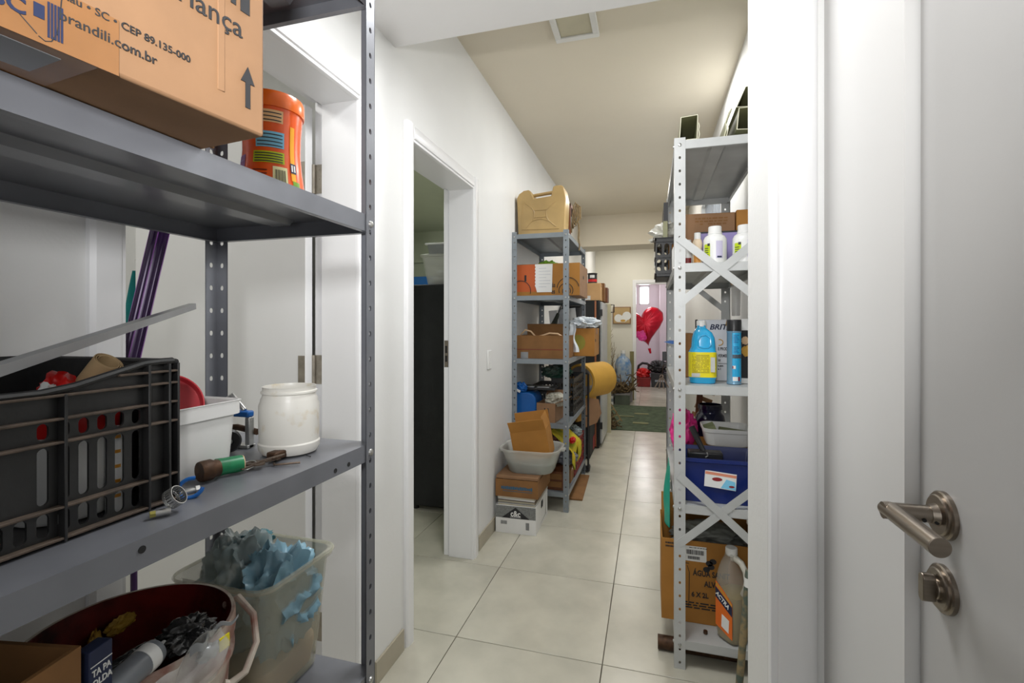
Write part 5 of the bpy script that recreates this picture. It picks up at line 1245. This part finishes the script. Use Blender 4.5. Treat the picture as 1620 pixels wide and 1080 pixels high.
m = MB(); m.tube([(-.035+.014*math.cos(math.radians(a)), -.0608, .156+.012*math.sin(math.radians(a))) for a in range(-100, 120, 20)], .0018, 5); m.prism([(-.012, .222), (.012, .232), (-.004, .240), (-.008, .246)], -.0608, -.0601, 'y'); m.build('gold_print', M_yell, T)
m = MB(); m.box(-.119, -.04, .15, -.1155, .03, .249); m.build('open_flap', M_blackm, T)
T = thing('photo_box', 'dark picture-printed box with a white edge by the wall pier', 'box', (.374, 2.06, C2))
m = MB(); m.box(-.034, -.02, 0, .034, .04, .205); m.build('carton', M_ink, T, bev=.002); m = MB(); m.box(-.034, -.0205, 0, .034, -.02, .020); m.build('white_edge', M_white, T)
m = MB(); m.box(-.034, -.02, .2055, .034, .04, .250); m.build('white_lid', M_white, T)
m = MB(); m.blob((-.020, -.021, .165), (.012, .002, .016), .2, 2, 2, 3); m.build('pale_print', M_cream, T)
m = MB(); m.blob((-.016, -.021, .125), (.016, .002, .02), .2, 3, 2, 3); m.build('amber_print', M_yell, T)
carton('cardboard_box', 'brown carton seen at the left behind the blue bottle', (.150, 2.32, C2), 0, .07, .2, .19, M_cardD, 'closed', tape=False)
T = thing('hanging_glass', 'clear glass tumbler hanging under the second right shelf', 'glass', (.365, 2.32, 1.335)); m = MB(); m.openlathe([(.016, 0), (.018, .004), (.021, .14)], .002, 20); m.build('glass', M_clear, T); m = MB(); m.cyl((0, 0, .138), (0, 0, .158), .022, n=20); m.build('holder', M_cream, T)
# fourth shelf
T = thing('plastic_crate', 'deep blue plastic box with a sticker on the fourth right shelf', 'crate', (.255, 2.06, C1))
m = MB(); ringloft(m, [rr(.128, .095, 0, .012), rr(.140, .106, .15, .012), rr(.146, .112, .155, .012), rr(.146, .112, .168, .012), rr(.140, .106, .168, .012), rr(.134, .100, .15, .012), rr(.124, .090, .006, .012)], True, True); m.build('box', M_dblue, T)
m = MB(); m.box(-.115, -.115, .155, .03, -.111, .158); m.build('lip_detail', M_dblue, T)
m = MB(); m.prism([(-.058, .058), (.052, .048), (.056, .108), (-.054, .118)], -.1125, -.1105, 'y'); st = m.build('sticker', M_paper, T, rot=(math.radians(-4), 0, 0))
m = MB(); m.prism([(-.054, .104), (.054, .094), (.055, .104), (-.053, .114)], -.1131, -.1126, 'y'); m.build('orange_strip', mat('salmon_print', srgb(220, 140, 110), .5), st)
m = MB(); m.prism([(.0, .055), (.052, .050), (.050, .08), (.02, .088)], -.1131, -.1126, 'y'); m.build('blue_print', M_cyan, st)
m = MB(); m.prism([(-.012+.018*math.cos(2*PI*k/18), .086+.007*math.sin(2*PI*k/18)) for k in range(18)], -.1133, -.1126, 'y'); m.prism([(.038+.01*math.cos(2*PI*k/12), .062+.004*math.sin(2*PI*k/12)) for k in range(12)], -.1133, -.1126, 'y'); m.build('red_print', M_garn, st)
T = thing('black_tool', 'black hand tool with a long handle lying in the blue box', 'tool', (.21, 2.06, C1+.13))
m = MB(); m.box(-.065, -.03, .0, .065, .03, .042); m.build('head', M_black, T, bev=.006); m = MB(); m.tube([(.0, 0, .03), (-.045, .05, .125)], [.010, .013], 10); m.build('handle', M_black, T)
m = MB(); m.tube([(.0, -.034, .025), (.008, -.036, .032), (.004, -.034, .045)], .003, 6); m.build('clip', M_zinc, T)
T = carton('cardboard_box', 'brown carton marked C9 behind the blue box', (.262, 2.30, C1), 0, .27, .21, .155, M_cardO, 'open', th=.004)
text('lettering', 'C9', .024, M_ink, T, (-.105, -.1054, .128), RF, bold=.001)
T = thing('food_tray', 'white rounded plastic tray on the C9 carton', 'tray', (.320, 2.30, C1+.156))
tubmesh(.085, .085, .100, .095, .075, rim=.006, t=.003, r=.035).build('tray', M_white, T)
carton('cardboard_box', 'open pale green printed box in the white tray', (.345, 2.27, C1+.170), math.radians(-6), .12, .07, .05, M_palebox, 'closed', tape=False, rot=(0, math.radians(6), math.radians(-4)))
carton('cardboard_box', 'pale green box end tilted at the left of the white tray', (.265, 2.29, C1+.185), 0, .05, .08, .05, M_palebox, 'open', rot=(0, math.radians(-22), 0), th=.002)
T = thing('dark_jar', 'wide dark blue glass jar standing behind the white tray', 'jar', (.285, 2.55, C1+.0))
m = MB(); m.lathe([(.055, 0), (.07, .01), (.072, .20), (.064, .235), (.052, .248), (.052, .262), (.057, .264), (.057, .285), (.05, .286), (.048, .26), (.06, .23), (.06, .02), (0, .015)], 32); m.build('body', mat('dark_blue_glass', srgb(16, 18, 48), .15, coat=.4), T)
tag(crumple((.155, 2.45, C1+.16), (.055, .085, .105), 101, .3).build('pink_bag', M_magenta), 'bright pink film bag behind the shelf post', 'bag')
T = thing('striped_board', 'brown board and striped fabric standing at the back of the fourth right shelf', 'board', (.22, 2.66, C1)); m = MB(); m.box(-.012, -.01, 0, .016, .01, .41); m.build('board', M_wood, T, rot=(0, .08, 0))
for k in range(7):
    m = MB(); m.box(-.085, .0, .10+.045*k, -.015, .008, .122+.045*k); m.build('stripe', mat('cream_stripe', srgb(196, 176, 150), .8) if k % 2 else mat('brown_stripe', srgb(170, 128, 88), .8), T, rot=(0, .35, 0))
# bottom shelf
T = thing('cardboard_box', 'large open ochre bleach carton on the bottom right shelf', 'box', (.225, 2.175, C0))
w2, d2, h2, th = .36, .26, .325, .004
m = MB(); m.box(-w2/2, -d2/2, 0, w2/2, d2/2, th); m.box(-w2/2, -d2/2, th, w2/2, -d2/2+th, h2); m.box(-w2/2, d2/2-th, th, w2/2, d2/2, h2+.02); m.box(-w2/2, -d2/2+th, th, -w2/2+th, d2/2-th, h2); m.box(w2/2-th, -d2/2+th, th, w2/2, d2/2-th, h2); m.build('body', M_cardO, T)
m = MB(); m.box(0, 0, 0, w2-.01, .0035, .08); m.build('flap', M_cardO, T, loc=(-w2/2+.005, d2/2-.003, h2+.02), rot=(math.radians(-12), 0, 0))
yf = -d2/2-.0006
m = MB(); m.box(-.090, yf, .245, -.010, yf+.0004, .305); m.build('address_label', M_paper, T, rot=(0, 0, 0))
m = MB(); barcode(m, (-.084, yf-.0003, .272), (1, 0, 0), (0, 0, 1), .065, .018, 7); barcode(m, (-.080, yf-.0003, .253), (1, 0, 0), (0, 0, 1), .045, .012, 8); scribble(m, (-.075, yf-.0003, .298), (1, 0, 0), (0, 0, 1), 1, .07, .005, 1, 2); m.build('barcode', M_ink, T)
for tx, x, z, sz, s_ in (('ÁGUA SANIT', -.060, .190, .031, .74), ('ALVEJ', -.018, .150, .031, .74), ('6 X 2L', -.066, .105, .027, .85)): text('lettering', tx, sz, M_ink, T, (x, yf-.0004, z), RF, bold=.0008, sx=s_)
m = MB(); scribble(m, (-.095, yf-.0003, .078), (1, 0, 0), (0, 0, 1), 3, .21, .010, .95, 4); m.build('small_print', M_ink, T)
m = MB(); scribble(m, (-.165, yf-.0003, .305), (1, 0, 0), (0, 0, 1), 2, .035, .013, 1, 9); m.build('small_print', M_ink, T)
m = MB(); m.tube([(-.105, yf, .055), (-.128, yf, .060), (-.128, yf, .17), (-.120, yf, .20), (-.122, yf, .215), (-.10, yf, .235), (-.075, yf, .235)], .0012, 5); m.tube([(-.080, yf, .06), (-.076, yf, .07), (-.074, yf, .20), (-.082, yf, .225)], .0012, 5)
for a, b in ((.000, .243), (.014, .252), (.007, .230), (-.010, .218)): m.prism([(a+.013*math.cos(2*PI*k/14), b+.011*math.sin(2*PI*k/14)) for k in range(14)], yf-.0003, yf+.0003, 'y')
m.build('line_print', M_ink, T)
tag(crumple((.24, 2.17, C0+.300), (.14, .09, .050), 111, .28).build('grey_bag', mat('grey_film2', srgb(120, 122, 116), .4, var=.3)), 'grey film bags filling the bleach carton', 'bag')
T = thing('cleaner_jug', 'translucent jug of amber cleaner with an orange label at the shelf edge', 'jug', (.312, 1.992, C0), math.radians(-48))
def jug(shr, z1):
    R = []
    for z, cx_, hw, hd in ((0, -.002, .040, .050), (.006, -.002, .046, .058), (.03, .0, .050, .061), (.10, 0, .051, .062), (.175, 0, .051, .062), (.215, -.006, .045, .060), (.245, -.014, .036, .052), (.280, -.018, .026, .038), (.300, -.018, .020, .024), (.318, -.018, .017, .018)):
        if z > z1: break
        R.append(sec(cx_, hw-shr, hd-shr, z+(shr if z == 0 else 0), e=4.5))
    return R
m = MB(); ringloft(m, jug(0, 1), True, True); m.build('body', M_jug, T, ang=60)
m = MB(); ringloft(m, jug(.0022, .18), True, True); m.build('liquid', M_oil, T, ang=60)
m = MB(); m.lathe([(.020, .306), (.0215, .312), (.0215, .332), (.020, .335), (0, .335)], 20, c=(-.018, 0, 0)); m.build('cap', M_white, T)
m = MB(); m.tube([(.040, .0, .180), (.047, .0, .205), (.050, .0, .235), (.044, .0, .268), (.026, .0, .292), (.0, 0, .300), (-.012, 0, .298)], [.016, .0125, .0105, .0105, .0115, .013, .014], 12); m.build('handle', mat('cloudy_handle', srgb(206, 202, 190), .3), T)
m = MB(); m.prism([(-.037, .050), (.037, .026), (.037, .158), (.0, .190), (-.037, .214)], -.0634, -.0618, 'y'); lb = m.build('label', mat('orange_label', srgb(232, 112, 30), .35), T)
m = MB(); m.prism([(-.037, .155), (.037, .112), (.037, .148), (-.037, .194)], -.0642, -.0637, 'y'); m.build('blue_band', M_navy, lb)
text('lettering', 'ACTRA', .022, M_white, lb, (-.036, -.0647, .166), (PI/2, math.radians(31), 0), bold=.0006, sx=.92)
m = MB(); m.prism([(-.010, .055), (.022, .044), (.024, .092), (-.008, .102)], -.0642, -.0637, 'y'); m.build('white_print', M_white, lb)
m = MB(); m.prism([(-.037, .200), (.037, .150), (.037, .156), (-.032, .208)], -.0642, -.0637, 'y'); m.build('yellow_arc', M_yell, lb)
T = thing('small_nut', 'small rusty nut lying on the bottom right shelf', 'nut', (.205, 1.985, C0)); m = MB(); m.cyl((0, 0, .001), (0, 0, .012), .008, n=6); m.build('nut', M_rust, T)
T = thing('mottled_stick', 'paint-mottled round stick leaning on the wall pier', 'stick', (.302, 1.86, .0))
m = MB(); m.cyl((0, 0, .0), (.028, -.02, .42), .0125, n=16); m.cyl((.028, -.02, .42), (.028, -.02, .44), .0125, .010, n=16); m.build('stick', M_mott, T)
m = MB(); m.cyl((.0285, -.0205, .385), (.0290, -.021, .415), .0155, n=16); m.build('white_tape', M_white, T)
T = thing('dark_pipe', 'short dark metal pipe lying on the floor under the right shelving', 'pipe', (.03, 2.02, .0275))
m = MB(); m.openlathe([(.026, 0), (.026, .30)], .004, 24, M=Matrix.Rotation(PI/2, 4, 'Y')); m.build('pipe', M_rust, T)
T = thing('screw', 'small dark screw lying on the tiles before the right shelving', 'screw', (.255, 1.85, .004), rz=.5); m = MB(); m.cyl((-.015, 0, 0), (.015, 0, 0), .003, .002, n=8); m.cyl((-.018, 0, 0), (-.015, 0, 0), .005, n=8); m.build('shank', M_ink, T)
# hanging on the corridor side
T = thing('teal_bag', 'teal plastic bag hanging low on the corridor side of the right shelving', 'bag', (.072, 2.52, .62))
def tl(u, v): return Vector((.0-.022*math.sin(u*PI)*math.sin(min(1, v*1.2)*PI*.7)-.002, -.06+.14*u, -.26*v))
m = MB(); m.sheet(tl, 10, 12, .003); m.build('film', mat('teal_film2', srgb(20, 176, 150), .4, var=.2), T); T.location = (.080, 2.20, .70)
T = thing('key_bunch', 'small bunch of keys hanging from the right shelving post', 'keys', (.072, 2.78, 1.02))
m = MB(); m.tube([(0, 0, .06), (-.006, 0, .02), (-.010, 0, 0)], .0015, 6); m.build('cord', M_rust, T)
for k, a in enumerate((-.5, -.15, .2, .5)):
    m = MB(); m.box(-.003, -.001, -.075, .003, .001, 0); m.lathe([(.009, -.001), (.009, .001), (0, .001)], 12, M=Matrix.Translation((0, 0, -.005)) @ Matrix.Rotation(PI/2, 4, 'X')); m.build('key', M_oldmetal, T, loc=(-.010, -.004*k, 0), rot=(0, a, 0))
T = thing('black_latch', 'small black clip fixed on the corridor side of the right shelving', 'clip', (.078, 2.80, 1.10)); m = MB(); m.box(-.012, -.02, 0, .008, .02, .05); m.box(-.022, -.012, -.03, -.006, .012, .0); m.build('clip', M_black, T, bev=.002)
T = thing('blue_scraper', 'flat blue tool edge jutting out of the third right shelf', 'tool', (.128, 2.62, C2+.14)); m = MB(); m.prism([(-.06, 0), (-.02, -.010), (.06, -.012), (.06, .004), (-.03, .008)], -.01, .01, 'y'); m.build('blade', M_blue, T); m = MB(); m.box(.0, -.03, -.14, .05, .03, -.010); m.build('handle', M_black, T)
